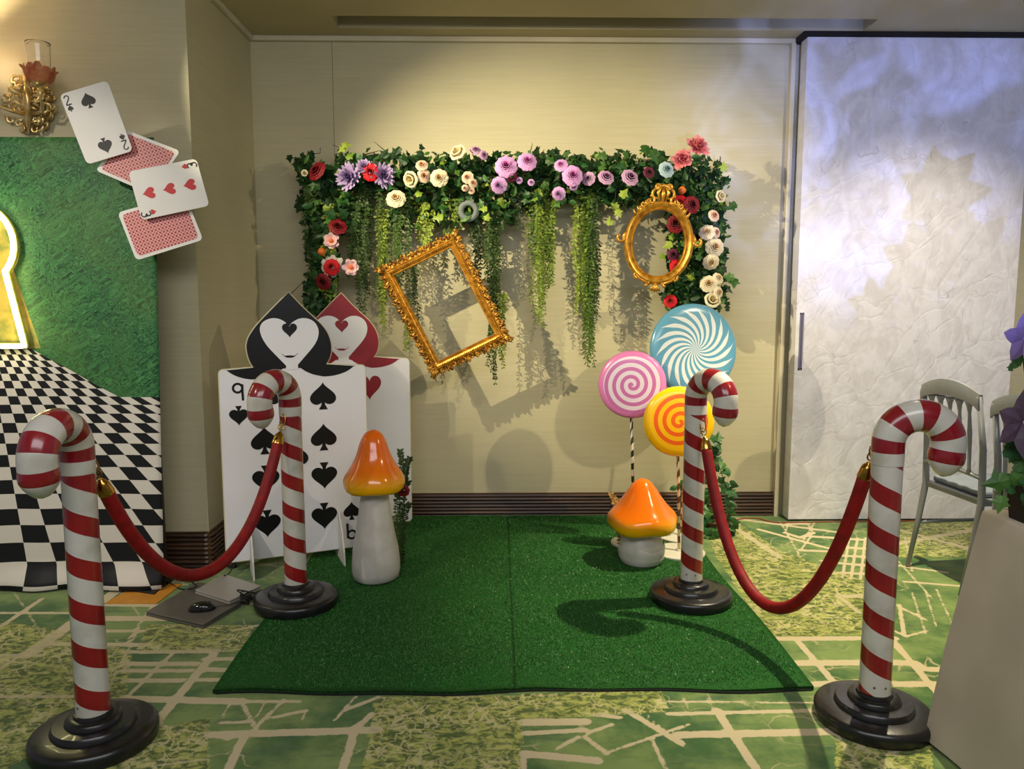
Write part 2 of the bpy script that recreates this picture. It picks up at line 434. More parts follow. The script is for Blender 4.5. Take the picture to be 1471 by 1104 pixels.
fol = m.mix(hi.step(.42, .60), '#485c22', '#a9ae58')
crack = 1-m.voro(m.vec(x+m.noise(v, 14, 3)*.16, y+m.noise(m.vec(y, x, 4), 15, 3)*.16, 0), 17, 'DISTANCE_TO_EDGE').step(.02, .09)
fol = m.mix(crack*m.noise(v, 5, 2).step(.38, .55)*.8, fol, '#c9c08c')
zn = m.attr('zone')._m('ADD', m.attr('zone'), (m.noise(v, 18, 3)-.5)*.5).step(.4, .6)
c = m.mix(zn, m.mix(thin*m.noise(v, 1.7, 2).step(.55, .6)*.75, solid, '#b5ad80'), fol)
c = m.mix(cream*(1-zn*.25), c, '#c7b994')
m.set('Base Color', c); m.bump(m.noise(v, 900, 2)+m.noise(v, 60, 3)*.6, .35, .004)
me.materials.append(m.m)
flo = D.objects.new('floor', me); col.objects.link(flo); flo['kind'] = 'structure'

# ------------------------------------------------------------------ artificial grass rug
def rugmat():
    m = M('artificial_grass', '#1f5a2c', .85, 0, .2)
    x, y, z = m.coords(); v = m.vec(x, y, z)
    f = m.noise(v, 190, 4, .75); g = m.noise(v, 3.2, 4, .6)
    c = m.mix(f.step(.38, .66), '#0c3a10', '#2f7c2e')
    c = m.mix(g.step(.35, .7)*.35, c, '#2a5424')
    c = m.mix(m.voro(v, 130).lt(.13)*m.noise(v, 14).gt(.55)*.5, c, '#7fb287')
    seam = 1-(x-.055+(m.noise(v, 3, 2)-.5)*.01).abs().step(.002, .008); c = m.mix(seam*.6, c, '#0a2c0d')
    m.set('Base Color', c); m.bump(f*.8+m.noise(m.vec(x*6, y*22, 0), 1, 3)*.5+m.noise(m.vec(x*3, y*3, 2), 1, 3)*2-seam, .8, .006)
    return m.m
mr = rugmat()
RX0, RX1, RY0, RY1 = -1.02, 1.13, 2.607, 4.825
b = MB(); NX, NY = 64, 64
vs = []
for j in range(NY+1):
    for i in range(NX+1):
        u, t = i/NX, j/NY
        ed = .012*math.sin(u*11+1)*(1-t)+.006*math.sin(u*27)*(1-t)
        ex = .008*math.sin(t*9)*(1 if u > .5 else -1)*abs(2*u-1)**3
        X_, Y_ = RX0+(RX1-RX0)*u+ex+.02*(1-t)*(u-.5)*0, RY0+(RY1-RY0)*t+ed
        zz = .011+.0025*math.sin(u*7+t*5)+.0015*math.sin(t*17+u*3)+(.004*max(0, math.sin(u*14+1)))*max(0, 1-t*12)
        if abs(u-.5) < .012: zz -= .004
        vs.append((X_, Y_, zz))
fs = [(j*(NX+1)+i, j*(NX+1)+i+1, (j+1)*(NX+1)+i+1, (j+1)*(NX+1)+i) for j in range(NY) for i in range(NX)]
b.add(vs, fs)
border = [i for i in range(NX)]+[j*(NX+1)+NX for j in range(NY)]+[NY*(NX+1)+NX-i for i in range(NX)]+[(NY-j)*(NX+1) for j in range(NY)]
o0 = len(b.v)
b.add([(b.v[i].x, b.v[i].y, .001) for i in border], [])
b.f += [[border[k], o0+k, o0+(k+1) % len(border), border[(k+1) % len(border)]][::-1] for k in range(len(border))]
o = b.build('grass_rug', mr, smooth=True)
tag(o, 'dark green artificial grass rug lying between the candy cane posts', 'rug')
rng = np.random.default_rng(3); NBL = 110000
bx_ = rng.uniform(RX0+.02, RX1-.02, NBL); by_ = rng.uniform(RY0+.02, RY1-.02, NBL)
keep = np.abs(bx_-.055) > .004; bx_ = bx_[keep]; by_ = by_[keep]; NBL = len(bx_)
an = rng.uniform(0, 2*PI, NBL); hh_ = rng.uniform(.004, .009, NBL); wd_ = .0016; ln = rng.uniform(.003, .011, NBL); a2 = rng.uniform(0, 2*PI, NBL)
zz_ = .0115+.0025*np.sin((bx_-RX0)/(RX1-RX0)*7+(by_-RY0)/(RY1-RY0)*5)
P0 = np.stack([bx_-np.cos(an)*wd_, by_-np.sin(an)*wd_, zz_], 1); P1 = np.stack([bx_+np.cos(an)*wd_, by_+np.sin(an)*wd_, zz_], 1); P2 = np.stack([bx_+np.cos(a2)*ln, by_+np.sin(a2)*ln, zz_+hh_], 1)
co = np.stack([P0, P1, P2], 1).reshape(-1, 3).astype(np.float32)
mbl = D.meshes.new('grass_blades'); mbl.vertices.add(len(co)); mbl.vertices.foreach_set('co', co.ravel()); mbl.loops.add(len(co)); mbl.loops.foreach_set('vertex_index', np.arange(len(co), dtype=np.int32))
mbl.polygons.add(NBL); mbl.polygons.foreach_set('loop_start', (np.arange(NBL)*3).astype(np.int32)); mbl.update(calc_edges=True)
mbd = M('artificial_grass_blade', '#2c6a28', .42, 0, .4); xx_, yy_, z3_ = mbd.coords(); vv_ = mbd.vec(xx_, yy_, z3_)
mbd.set('Base Color', mbd.mix(mbd.noise(vv_, 90, 2).step(.35, .65), '#20501c', '#4c8642')); mbl.materials.append(mbd.m)
bo = D.objects.new('grass_blades', mbl); col.objects.link(bo); bo.parent = o; bo['kind'] = 'stuff'
m_edge = simple('black_backing', '#0c120c', rough=.9)
MB().tube([(RX0+.01+(RX1-RX0-.02)*i/40, RY0-.002+.012*math.sin(i/40*11+1)+.006*math.sin(i/40*27), .004) for i in range(41)], .004, 5).build('front_hem', m_edge, o)

# ------------------------------------------------------------------ candy cane posts
def stripes(name, period, helix, red, white, use_attr, off=0.0):
    m = M(name, red, .22, 0, .5, .35)
    x, y, z = m.coords()
    if use_attr: s = m.attr('s')/period+off
    else: s = z/period+(y.atan2(x))/(2*PI)*helix+off
    t = s.fract()
    wear = m.noise(m.vec(x, y, z), 9, 4)
    wc = m.mix(wear.step(.4, .7), white, '#b9b4a6'); rc = m.mix(wear.step(.3, .7), red, '#80131b')
    m.set('Base Color', m.mix(t.lt(.5 if use_attr else .45), wc, rc)); 
    m.bump((t-.5).abs().step(.02, .0)*-1+0, .2, .002)
    return m.m
m_pole = stripes('candy_stripe_helix', .140, 1, '#971a1f', '#d3cfc5', False)
m_hook = stripes('candy_stripe_rings', .082, 0, '#931d28', '#d3cfc5', True, .5)
m_base = simple('black_plastic_base', '#0d0d0e', '#1a1a1b', 14, .32, coat=.2, bump=.1, bscale=40)
m_screw = simple('screw_steel', '#9b9890', rough=.3, metal=1)
m_brass = simple('polished_brass', '#c79a4a', '#a87c32', 20, .22, metal=1)
def cane(loc, ang, label, phase=0):
    r = empty('candy_cane_post', loc, ang, label, 'post', 'candy cane posts holding the ropes')
    prof = [(.178,0),(.186,.006),(.187,.034),(.182,.045),(.172,.050),(.125,.054),(.122,.066),(.117,.072),(.084,.075),(.081,.087),(.076,.092),(.058,.094),(.055,.104),(.047,.106)]
    o = MB().lathe(prof, 48).build('base', m_base, r, True); smooth_angle(o, 40)
    o = MB().lathe([(.051,.100),(.050,.12),(.0485,.4),(.048,.885)], 32).build('pole', m_pole, r, True); smooth_angle(o, 60)
    R, zc = .09, .94
    pts = [V((0, 0, .870)), V((0, 0, .910))]; rad = [.0495, .050]
    for i in range(25):
        a = PI-PI*1.02*i/24; pts.append(V((R+R*math.cos(a), 0, zc+R*math.sin(a)))); rad.append(.050+.001*math.sin(PI*i/24)+.002*i/24)
    e = pts[-1]
    for dz, rr in ((.012,.0525),(.028,.055),(.046,.054),(.062,.047),(.078,.036),(.092,.022),(.099,.006)):
        pts.append(e+V((-dz*.12, 0, -dz))); rad.append(rr)
    o = MB().tube(pts, rad, 28, attr=True).build('hook', m_hook, r, True); smooth_angle(o, 50)
    for a in (-1.9, -1.2, -.4):
        q = V((.051*math.cos(a), .051*math.sin(a), .135))
        MB().lathe([(.004, 0), (.003, .002)], 8, Matrix.Translation(q) @ V((math.cos(a), math.sin(a), 0)).to_track_quat('Z', 'Y').to_matrix().to_4x4()).build('screw', m_screw, r)
    a = -1.6
    q = V((.183*math.cos(a), .183*math.sin(a), .022))
    MB().tube([q+V((math.cos(a), math.sin(a), 0)).cross(V((0,0,1)))*.011*math.cos(t)+V((0,0,.011*math.sin(t))) for t in [k*PI/6 for k in range(12)]], .0028, 6, closed=True).build('drain_plug', m_base, r)
    return r
PA, PB, PC, PD = fl(137, 1064), fl(426, 867, .014), fl(992, 861, .014), fl(1254, 1033)
cA = cane(PA, math.atan2(-.17, -.012), 'candy cane post standing nearest at far left, before the checkered backdrop')
cB = cane(PB, math.atan2(-.16, -.085), 'candy cane post before the nine of spades board, beside the tall mushroom')
cC = cane(PC, math.atan2(-.155, .09), 'candy cane post before the yellow lollipop, beside the short mushroom')
cD = cane(PD, math.atan2(-.03, .178), 'candy cane post at the right, before the grey chairs, hook toward the table')

# ------------------------------------------------------------------ velvet ropes
m_velv = M('red_velvet', '#a00a10', .6, 0, .4, 0, .10)
m_velv.set('Sheen Tint', (*lin('#ff3028'), 1)); 
x, y, z = m_velv.coords(); n = m_velv.noise(m_velv.vec(x, y, z), 25, 3)
m_velv.set('Base Color', m_velv.mix(n.step(.3, .7), '#780409', '#940810')); m_velv = m_velv.m
def rope(A, B, zA, zB, sag, label, skew=1.0):
    A, B = V((A.x, A.y, 0)), V((B.x, B.y, 0))
    d = (B-A); d.z = 0; d.normalize()
    a = A+d*.052+V((0, 0, zA)); c = B-d*.052+V((0, 0, zB))
    mid = (a+c)/2; root = empty('velvet_rope', (mid.x, mid.y, 0), 0, label, 'rope', 'red velvet barrier ropes')
    off = V((mid.x, mid.y, 0))
    N = 48; pts = []
    for i in range(N+1):
        t = i/N; k = math.cosh(3.4*(t-.5)); k0 = math.cosh(1.7)
        pts.append(a.lerp(c, t)-V((0, 0, sag*(k0-k)/(k0-1))))
    pts = [p-off for p in pts]
    # ends: ring, hook, brass cap
    L = [0]
    for i in range(N): L.append(L[-1]+(pts[i+1]-pts[i]).length)
    def at(s):
        for i in range(N):
            if L[i+1] >= s: return pts[i].lerp(pts[i+1], (s-L[i])/(L[i+1]-L[i]))
        return pts[-1]
    tot = L[-1]
    body = [at(.118+(tot-.236)*i/60) for i in range(61)]
    MB().tube(body, .0235, 18).build('cord', m_velv, root, True)
    for e, sg in ((0, 1), (tot, -1)):
        p = [at(e+sg*s) for s in (.072, .078, .083, .092, .11, .124, .129)]
        o = MB().tube(p, [.007, .010, .016, .0205, .0235, .0255, .0255], 18).build('brass_cap', m_brass, root, True); smooth_angle(o, 50)
        q0, q1 = at(e+sg*.012), at(e+sg*.072); ax = (q1-q0).normalized(); sd = ax.cross(V((0, 1, 0))).normalized()
        ring = [q0.lerp(q1, .62)+ax*.016*math.cos(t)+sd*.012*math.sin(t) for t in [k*PI/7 for k in range(14)]]
        MB().tube(ring, .0028, 7, closed=True).build('ring', m_brass, root, True)
        hk = [q0+ax*(-.006+.024*math.sin(t*.5)**2*1.4)+sd*.012*math.sin(t)+V((0, 0, .012*math.cos(t))) for t in [k*2*PI/13-.3 for k in range(12)]]
        MB().tube(hk, .0028, 7).build('snap_hook', m_brass, root, True)
rope(PA, PB, .90, .89, .53, 'red velvet rope sagging between the two left candy cane posts')
rope(PC, PD, .86, .93, .705, 'red velvet rope sagging between the two right candy cane posts')

# ------------------------------------------------------------------ shapes: spade, heart
def heart(cx, cy, w, h, n=14, flip=1, rot=0):
    """point down; pts around (cx,cy)"""
    P = []
    N = 2*n+12
    for i in range(N):
        t = 2*PI*i/N
        xx = 16*math.sin(t)**3/32; yy = (13*math.cos(t)-5*math.cos(2*t)-2*math.cos(3*t)-math.cos(4*t))/29+.09
        P.append((xx*w, yy*h*flip))
    c, s = math.cos(rot), math.sin(rot)
    return [(cx+a*c-b_*s, cy+a*s+b_*c) for a, b_ in P]
def spade(cx, cy, w, h, up=1, rot=0):
    P = []
    hp_ = heart(0, 0, 1, 1)
    for a, b_ in hp_: P.append((a*w, -b_*h*.82+.09*h))
    stem = [(-.04, -.05), (-.07, -.33), (-.17, -.5), (.17, -.5), (.07, -.33), (.04, -.05)]
    S_ = [(a*w, b_*h) for a, b_ in stem]
    c, s = math.cos(rot), math.sin(rot)
    T_ = lambda L: [(cx+(a*c-b_*up*s), cy+(a*s+b_*up*c)) for a, b_ in L]
    return [T_(P), T_(S_)]
def stroke(pts, w):
    """ribbon polygon around a 2-D polyline"""
    Lf, Rt = [], []
    for i, p in enumerate(pts):
        a = pts[max(i-1, 0)]; c = pts[min(i+1, len(pts)-1)]
        dx, dy = c[0]-a[0], c[1]-a[1]; l = math.hypot(dx, dy) or 1
        ww = w[i] if isinstance(w, list) else w
        Lf.append((p[0]-dy/l*ww/2, p[1]+dx/l*ww/2)); Rt.append((p[0]+dy/l*ww/2, p[1]-dx/l*ww/2))
    return Lf+Rt[::-1]
def nine(cx, cy, h, up=1):
    w = h*.55; r = h*.26
    ring = [(cx-.02*h+r*math.cos(t), cy+up*(h*.24+r*math.sin(t))) for t in [k*2*PI/16 for k in range(17)]]
    ring = [(cx+(a-cx)*up, b_) for a, b_ in ring]
    tail = [(cx+up*(r-.02*h), cy+up*h*.46), (cx+up*(r-.02*h), cy), (cx+up*(r-.0*h), cy-up*h*.5)]
    return [stroke(ring, h*.13), stroke(tail, h*.13)]
def smoothc(pts, k=4):
    """Catmull-Rom through the points (open)"""
    out = []
    for i in range(len(pts)-1):
        p0 = pts[max(i-1, 0)]; p1 = pts[i]; p2 = pts[i+1]; p3 = pts[min(i+2, len(pts)-1)]
        for j in range(k):
            t = j/k
            out.append(tuple(.5*((2*p1[d])+(-p0[d]+p2[d])*t+(2*p0[d]-5*p1[d]+4*p2[d]-p3[d])*t*t+(-p0[d]+3*p1[d]-3*p2[d]+p3[d])*t**3) for d in (0, 1)))
    out.append(pts[-1]); return out

# ------------------------------------------------------------------ card soldier boards
m_board = simple('white_foam_board', '#e9e9ee', '#e4e4e9', 3, .35)
m_bedge = simple('board_edge_cream', '#cfc6a6', rough=.6)
m_black = simple('black_print', '#0b0b0d', rough=.35)
m_redp = simple('crimson_print', '#8a1a22', '#921d26', 4, .4)
m_fin = simple('white_foam_fin', '#d4d2cd', rough=.5)
PL, PR = fl(326, 808, .06), fl(530, 782, .06)
def frame_of(PL, PR):
    u = (PR-PL); wd = u.length; u.normalize(); n = V((u.y, -u.x, 0))
    if n.y > 0: n = -n
    return PL, u, n, wd
oB, uB, nB, wB = frame_of(PL, PR)
def loc2(x, y):          # pixel -> board coordinates
    p = onp(x, y, oB, nB); return ((p-oB).dot(uB), p.z)
def cr(x, y): return loc2(310+x/5.072, 410+y/5.072)
head_l = [(275,597),(245,545),(227,480),(224,430),(240,375),(285,305),(350,232),(430,150),(530,50)]
head_r = [(530,50),(620,145),(700,220),(770,285),(815,350),(838,420),(840,480),(828,530),(803,572)]
hl = smoothc([cr(*p) for p in head_l]); hr = smoothc([cr(*p) for p in head_r])
top_z = 1.045
rc = .02
def rcorner(cx, cy, a0, a1): return [(cx+rc*math.cos(a0+(a1-a0)*k/5), cy+rc*math.sin(a0+(a1-a0)*k/5)) for k in range(6)]
outline = rcorner(rc, .06+rc, 1.5*PI, PI)+rcorner(rc, top_z-rc, PI, .5*PI)+[(a, max(b_, top_z)) if k == 0 else (a, b_) for k, (a, b_) in enumerate(hl)]+hr[1:]+rcorner(wB-rc, top_z-rc, .5*PI, 0)+rcorner(wB-rc, .06+rc, 0, -.5*PI)
neckL, neckR = cr(512, 583), cr(597, 577)
face = [(neckR[0]+.002, neckR[1]-.022), (neckL[0]-.002, neckL[1]-.022)]+smoothc([neckL]+[cr(*p) for p in ((440,510),(375,440),(335,375),(320,315),(340,268),(395,240),(450,240),(500,262),(524,292))])+smoothc([cr(*p) for p in ((536,292),(560,265),(610,240),(670,240),(722,270),(748,325),(740,390),(705,450),(650,515))]+[neckR])
colL = smoothc([neckL]+[cr(*p) for p in ((460,625),(390,660),(300,680),(245,682),(170,667),(110,640))]+[cr(65, 606)])
colR = smoothc([neckR]+[cr(*p) for p in ((640,615),(700,643),(760,657),(800,661),(880,650),(960,620))]+[cr(1020, 572)])
silh = hl+hr[1:]
def clip_top(P): return [(a, min(b_, top_z-.002)) for a, b_ in P]
black_head = [(a, b_) for a, b_ in hl][::1]+hr[1:]+clip_top(colR[::-1])+clip_top(colL)
# the white neck lies between the collars: head silhouette closed through the collars
sm_heart = heart(*cr(537, 328), (cr(592, 300)[0]-cr(482, 300)[0]), cr(537, 283)[1]-cr(537, 387)[1])
smile = stroke(smoothc([cr(*p) for p in ((482,498),(505,514),(538,521),(572,513),(597,493))]), [.0025]*4+[.006]*9+[.0025]*4)
lips = [cr(537+30*math.cos(t)*(1), 516+(11+3*math.cos(2*t))*math.sin(t)) for t in [k*2*PI/16 for k in range(16)]]
def board(name, o, u, n, label, ink, extras, group):
    r = empty(name, (o.x, o.y, 0), 0, label, 'cutout board', group)
    def fn(a, b_, t): return u*a+n*t+V((0, 0, b_))
    p = MB().prism(outline, fn, -.010, .0).build('panel', m_board, r)
    MB().prism(black_head, fn, .0003, .0012).build('hood', ink, r)
    MB().prism(face, fn, .0014, .0022).build('face', m_board, r)
    MB().prism(sm_heart, fn, .0023, .003).build('forehead_heart', ink, r)
    MB().prism(smile, fn, .0023, .003).build('mouth', ink, r); 
    MB().prism(lips, fn, .0031, .0036).build('lips', ink, r)
    for nm, polys in extras:
        mb = MB()
        for k, P in enumerate(polys): mb.prism(P, fn, .0004, .0014+.0004*k)
        mb.build(nm, ink, r)
    # edge band that shows as a thin cream rim
    rim = [fn(a, b_, -.005) for a, b_ in outline]
    MB().tube(rim, .0052, 6, closed=True).build('edge_band', m_bedge, r)
    for t in (.16, .78):
        P = [(-.10, .0), (.10, .0), (.085, .10), (.05, .20), (.005, .27), (-.005, .27), (-.06, .18), (-.09, .08)]
        P = [(.15, 0), (.135, .09), (.09, .18), (.02, .26), (.0055, .27), (.0055, .0)]
        c0 = wB*t
        for sg in (1, -1):
            mb = MB(); mb.prism([(a*(1 if sg > 0 else .6)*sg+(-.012 if sg < 0 else 0), b_) for a, b_ in P], lambda a, b_, tt: u*(c0+tt)+n*a+V((0, 0, b_)), -.004, .004)
            mb.build('support_fin', m_fin, r)
    return r
def pipB(x, y, w, h, up): 
    cx, cy = loc2(x, y); return spade(cx, cy, w, h, up)
sp = []
for x, y, up in ((383,568,1),(380,632,1),(382,688,-1),(384,752,-1),(464,568,1),(465,627,1),(466,683,-1),(466,741,-1),(424,655,1)):
    sp.append(('spade_pip', pipB(x, y, .135, .145, up)))
sp += [('spade_pip', pipB(343, 597, .092, .1, -1)), ('spade_pip', pipB(505, 733, .088, .1, 1))]
cx, cy = loc2(342, 563); sp.append(('numeral', nine(cx, cy, .085, 1)))
cx, cy = loc2(505, 762); sp.append(('numeral', nine(cx, cy, .085, -1)))
board('card_board', oB, uB, nB, 'black and white nine of spades cutout board with a hooded heart face', m_black, sp, 'card figure boards')
# red board behind
QR = fl(591, 742, .085)
QR.z = .06
cx0 = onp(497, 500, QR, V((0, -1, 0)))
half = wB/2
ang = math.radians(9)
uR = V((math.cos(ang), math.sin(ang), 0)); oR = V((QR.x, QR.y, 0))-uR*wB; oR.z = .06
nR = V((uR.y, -uR.x, 0)); 
def locR(x, y):
    p = onp(x, y, oR, nR); return ((p-oR).dot(uR), p.z)
hp2 = []
for x, y, s in ((531, 557, 1), (531, 722, -1)):
    cx, cy = locR(x, y); hp2.append(('heart_pip', [heart(cx, cy, .135, .145, flip=s)]))
board('card_board', oR, uR, nR, 'red and white hearts cutout board standing behind the spades board', m_redp, hp2, 'card figure boards')

# ------------------------------------------------------------------ mushrooms
def capmat(name, zlo, zhi):
    m = M(name, '#f07a10', .16, 0, .5, .35)
    x, y, z = m.coords()
    n = m.noise(m.vec(x, y, z), 7, 3)
    t = (z+(n-.5)*.05).step(zlo, zhi)
    c = m.mix(t, '#f7b500', '#f5760c')
    c = m.mix((z+(n-.5)*.08).step(zhi, zhi+.12)*.5, c, '#f0680c')
    m.set('Base Color', c)
    return m.m
def stemmat():
    m = M('white_resin_stem', '#cfcabd', .4, 0, .5, .1)
    x, y, z = m.coords()
    n = m.noise(m.vec(x*60, y*60, z*3), 1, 3); g = m.noise(m.vec(x, y, z), 12, 4)
    m.set('Base Color', m.mix(g.step(.35, .75), '#d3cfc6', '#c4bfb2')); m.bump(n, .12, .003)
    return m.m
m_stem = stemmat()
def mushroom(loc, stem, cap, zlo, zhi, label, fl_amp, skirt=None, rz=0):
    r = empty('mushroom', loc, rz, label, 'mushroom', 'orange resin mushrooms')
    o = MB().lathe(stem, 36, wob=lambda a, t: .02*math.sin(3*a+1)*(1-t)+.012*math.sin(9*a)*t).build('stem', m_stem, r, True); smooth_angle(o, 60)
    b = MB(); seg = 56; vs = []; fs = []
    for i, (rr, z) in enumerate(cap):
        for k in range(seg):
            a = 2*PI*k/seg; e = min(1, rr/cap[fl_amp[2]][0])
            q = rr*(1+fl_amp[0]*math.sin(5*a+.5)*e**2); vs.append((q*math.cos(a), q*math.sin(a), z+fl_amp[1]*math.sin(4*a+.8)*e**3))
    for i in range(len(cap)-1):
        for k in range(seg):
            k2 = (k+1) % seg; fs.append((i*seg+k, i*seg+k2, (i+1)*seg+k2, (i+1)*seg+k))
    b.add(vs, fs)
    o = b.build('cap', capmat('orange_cap_gloss', zlo, zhi), r, True)
    s_ = o.modifiers.new('s', 'SUBSURF'); s_.levels = s_.render_levels = 1
    if skirt:
        vs = []; fs = []
        for i, (rr, z) in enumerate(skirt):
            for k in range(40):
                a = 2*PI*k/40; q = rr
                vs.append((q*math.cos(a), q*math.sin(a), z+(.018*math.sin(3*a+2.0)*(i/(len(skirt)-1))**2)))
        for i in range(len(skirt)-1):
            for k in range(40):
                k2 = (k+1) % 40; fs.append((i*40+k, i*40+k2, (i+1)*40+k2, (i+1)*40+k))
        MB().add(vs, fs).build('skirt', m_stem, r, True)
    return r
pt = fl(540, 830, .012); ps = fl(921, 806, .012)
mushroom(pt, [(.095,.012-.012),(.112,.012),(.119,.045),(.119,.09),(.112,.16),(.096,.24),(.081,.33),(.069,.42),(.062,.47),(.07,.50)],
 [(.02,.49),(.07,.462),(.115,.447),(.138,.45),(.148,.465),(.152,.487),(.149,.508),(.138,.533),(.113,.57),(.093,.604),(.079,.64),(.068,.68),(.056,.71),(.042,.733),(.022,.748),(.001,.75)],
 .465, .57, 'tall orange-capped mushroom with a long white stem, before the spades board', (.012, .004, 5))
mushroom(ps, [(.10,0),(.113,.01),(.118,.04),(.119,.075),(.113,.11),(.1,.14),(.088,.17),(.078,.2),(.075,.24)],
 [(.02,.225),(.075,.195),(.125,.178),(.158,.172),(.177,.19),(.186,.22),(.183,.25),(.165,.272),(.146,.291),(.122,.32),(.104,.348),(.087,.372),(.074,.393),(.058,.415),(.044,.431),(.025,.445),(.001,.45)],
 .200, .285, 'short orange-capped mushroom with a squat white stem, before the lollipops', (.02, .010, 5),
 [(.119,.03),(.123,.06),(.124,.085),(.118,.098)])

# ------------------------------------------------------------------ lollipops
m_plate = simple('white_metal_plate', '#d8d4c6', rough=.35)
def stickmat(c1, c2, nm):
    m = M(nm, c1, .5); x, y, z = m.coords()
    t = (z/.075-(y.atan2(x))/(2*PI)).fract(); m.set('Base Color', m.mix(t.lt(.5), c1, c2)); return m.m
m_stk = stickmat('#ded9c8', '#1c2a20', 'black_white_twist_stick'); m_stk2 = stickmat('#d9c79a', '#6b3a20', 'brown_cream_twist_stick')
def candy(kind):
    m = M('candy_'+kind, '#ffffff', .25, 0, .5, .3)
    x, y, z = m.coords()          # disc lies in local XZ, faces -Y; y<0 is the front
    r = (x*x+z*z).sqrt(); th = z.atan2(x)/(2*PI)
    if kind == 'pink':
        R = .187; t = (r/.0435-th).fract(); c = m.mix(t.lt(.52), '#bf6cab', '#dccfe0')
        c = m.mix(r.lt(.008), c, '#bf6cab'); c = m.mix(r.gt(R*.84), c, '#dd80bd')
    elif kind == 'yellow':
        t = (r/.046+th).fract(); c = m.mix(t.lt(.48), '#f2b707', '#e85f18'); c = m.mix(r.gt(.150), c, '#f2bc06')
    else:
        R = .263
        t = (th*18-(r/R).pow(.9)*4.6).fract(); wdt = .58*(1-(r/R).step(.66, .92))
        c = m.mix((t-.25).abs().lt(wdt*.5), '#5f9dbd', '#dbe2e6'); 
    m.set('Base Color', c); return m.m
def lolly(px, py, Y, R, kind, tx, tz, base_xy, label, stick, plate=.15, thick=.028):
    c = oy(px, py, Y); 
    r = empty('lollipop', (c.x, c.y, 0), 0, label, 'lollipop', 'giant lollipops on sticks')
    prof = [(.001, -thick), (R*.55, -thick), (R*.82, -thick*.95), (R*.92, -thick*.8), (R*.975, -thick*.5), (R, 0), (R*.975, thick*.5), (R*.92, thick*.8), (R*.8, thick), (.001, thick)]
    mt = Matrix.Rotation(PI/2, 4, 'X') 
    o = MB().lathe([(a, b_) for a, b_ in prof], 64, mt).build('candy_disc', candy(kind), r, True)
    o.location = (0, 0, c.z); o.rotation_euler = (math.radians(tx), 0, math.radians(tz)); smooth_angle(o, 70)
    bx, by = base_xy[0]-c.x, base_xy[1]-c.y
    MB().tube([V((bx, by, .016)), V((bx*.3, by*.3+.0, c.z*.6)), V((0, .01, c.z-R*.9))], .0085, 10).build('stick', stick, r, True)
    if plate: 
        o = MB().lathe([(plate, .012), (plate, .02), (plate*.98, .023), (.02, .024), (.018, .032), (.001, .032)], 48, Matrix.Translation((bx, by, 0))).build('base_plate', m_plate, r, True); smooth_angle(o, 40)
    return r
b1 = fl(972, 788, .012); b2 = fl(985, 806, .012); 
lolly(996, 502, 4.36, .263, 'blue', -6, 10, (1.06, 4.36), 'large blue and white pinwheel lollipop, highest of the three', m_stk2, .13)
lolly(908, 552, 4.24, .188, 'pink', -4, -10, (fl(914, 790).x, 4.24), 'pink and white spiral lollipop, leftmost of the three', m_stk, .13)
lolly(975, 605, 4.08, .190, 'yellow', -4, -4, (fl(978, 800).x, 4.08), 'yellow and orange swirl lollipop, lowest of the three', m_stk2, .14)

# ------------------------------------------------------------------ foliage shapes
def leafmat(name, c1, c2, rough=.45):
    m = M(name, c1, rough, 0, .4); x, y, z = m.coords('Generated'); ox, oy_, oz = m.coords()
    n = m.noise(m.vec(ox, oy_, oz), 30, 3)
    ri = m.nt.nodes.new('ShaderNodeObjectInfo'); rnd = X(m.nt, ri.outputs['Random'])
    m.set('Base Color', m.mix((n*.6+rnd*.5).step(.3, .75), c1, c2))
    tr = m.nt.nodes.new('ShaderNodeBsdfTranslucent'); tr.inputs[0].default_value = (*lin(c2), 1)
    mx = m.nt.nodes.new('ShaderNodeMixShader'); mx.inputs[0].default_value = .18
    m.nt.links.new(m.b.outputs[0], mx.inputs[1]); m.nt.links.new(tr.outputs[0], mx.inputs[2]); m.nt.links.new(mx.outputs[0], m.out.inputs[0])
    return m.m
m_lfd = leafmat('ivy_leaf_dark', '#1b3d1c', '#2f6130')
m_lfm = leafmat('ivy_leaf_mid', '#2f5a22', '#55803a')
m_lfl = leafmat('ivy_leaf_lime', '#6f8f28', '#a3b848')
m_vine = leafmat('tiny_leaf_green', '#4a6a1c', '#94a83c', .5)
m_vdk = leafmat('tiny_leaf_dark', '#283f1a', '#4d6a2c', .5)
m_twig = simple('brown_twig', '#3a2a1a', rough=.8)
IVY = [(0, -.45), (.16, -.5), (.42, -.36), (.34, -.12), (.62, .02), (.38, .16), (.26, .22), (0, .78), (-.26, .22), (-.38, .16), (-.62, .02), (-.34, -.12), (-.42, -.36), (-.16, -.5)]
OVAL = [(0, -.5), (.2, -.3), (.3, 0), (.2, .3), (0, .6), (-.2, .3), (-.3, 0), (-.2, -.3)]
def leafgeo(shape, s=1.0):
    vs = [V((0, 0, .06*s))]+[V((a*s, b_*s, .12*s*(-abs(a)*1.2)+(.02*s if abs(a) < .01 else 0)-.1*s*b_*b_)) for a, b_ in shape]
    n = len(shape)
    return vs, [(0, 1+i, 1+(i+1) % n) for i in range(n)]
def rnd_orient(spread=.9, down=.3):
    """matrix whose local +Z looks towards -Y (the viewer side) with scatter"""
    d = V((random.uniform(-spread, spread), -1, random.uniform(-spread, spread)+down)).normalized()
    q = d.to_track_quat('Z', 'Y'); return (q @ Quaternion((0, 0, 1), random.uniform(0, 2*PI))).to_matrix().to_4x4()
def leafmesh(name, shape, mat, s=1.0):
    vs, fs = leafgeo(shape, s); me = D.meshes.new(name); me.from_pydata([tuple(v_) for v_ in vs], [], fs); me.materials.append(mat); return me
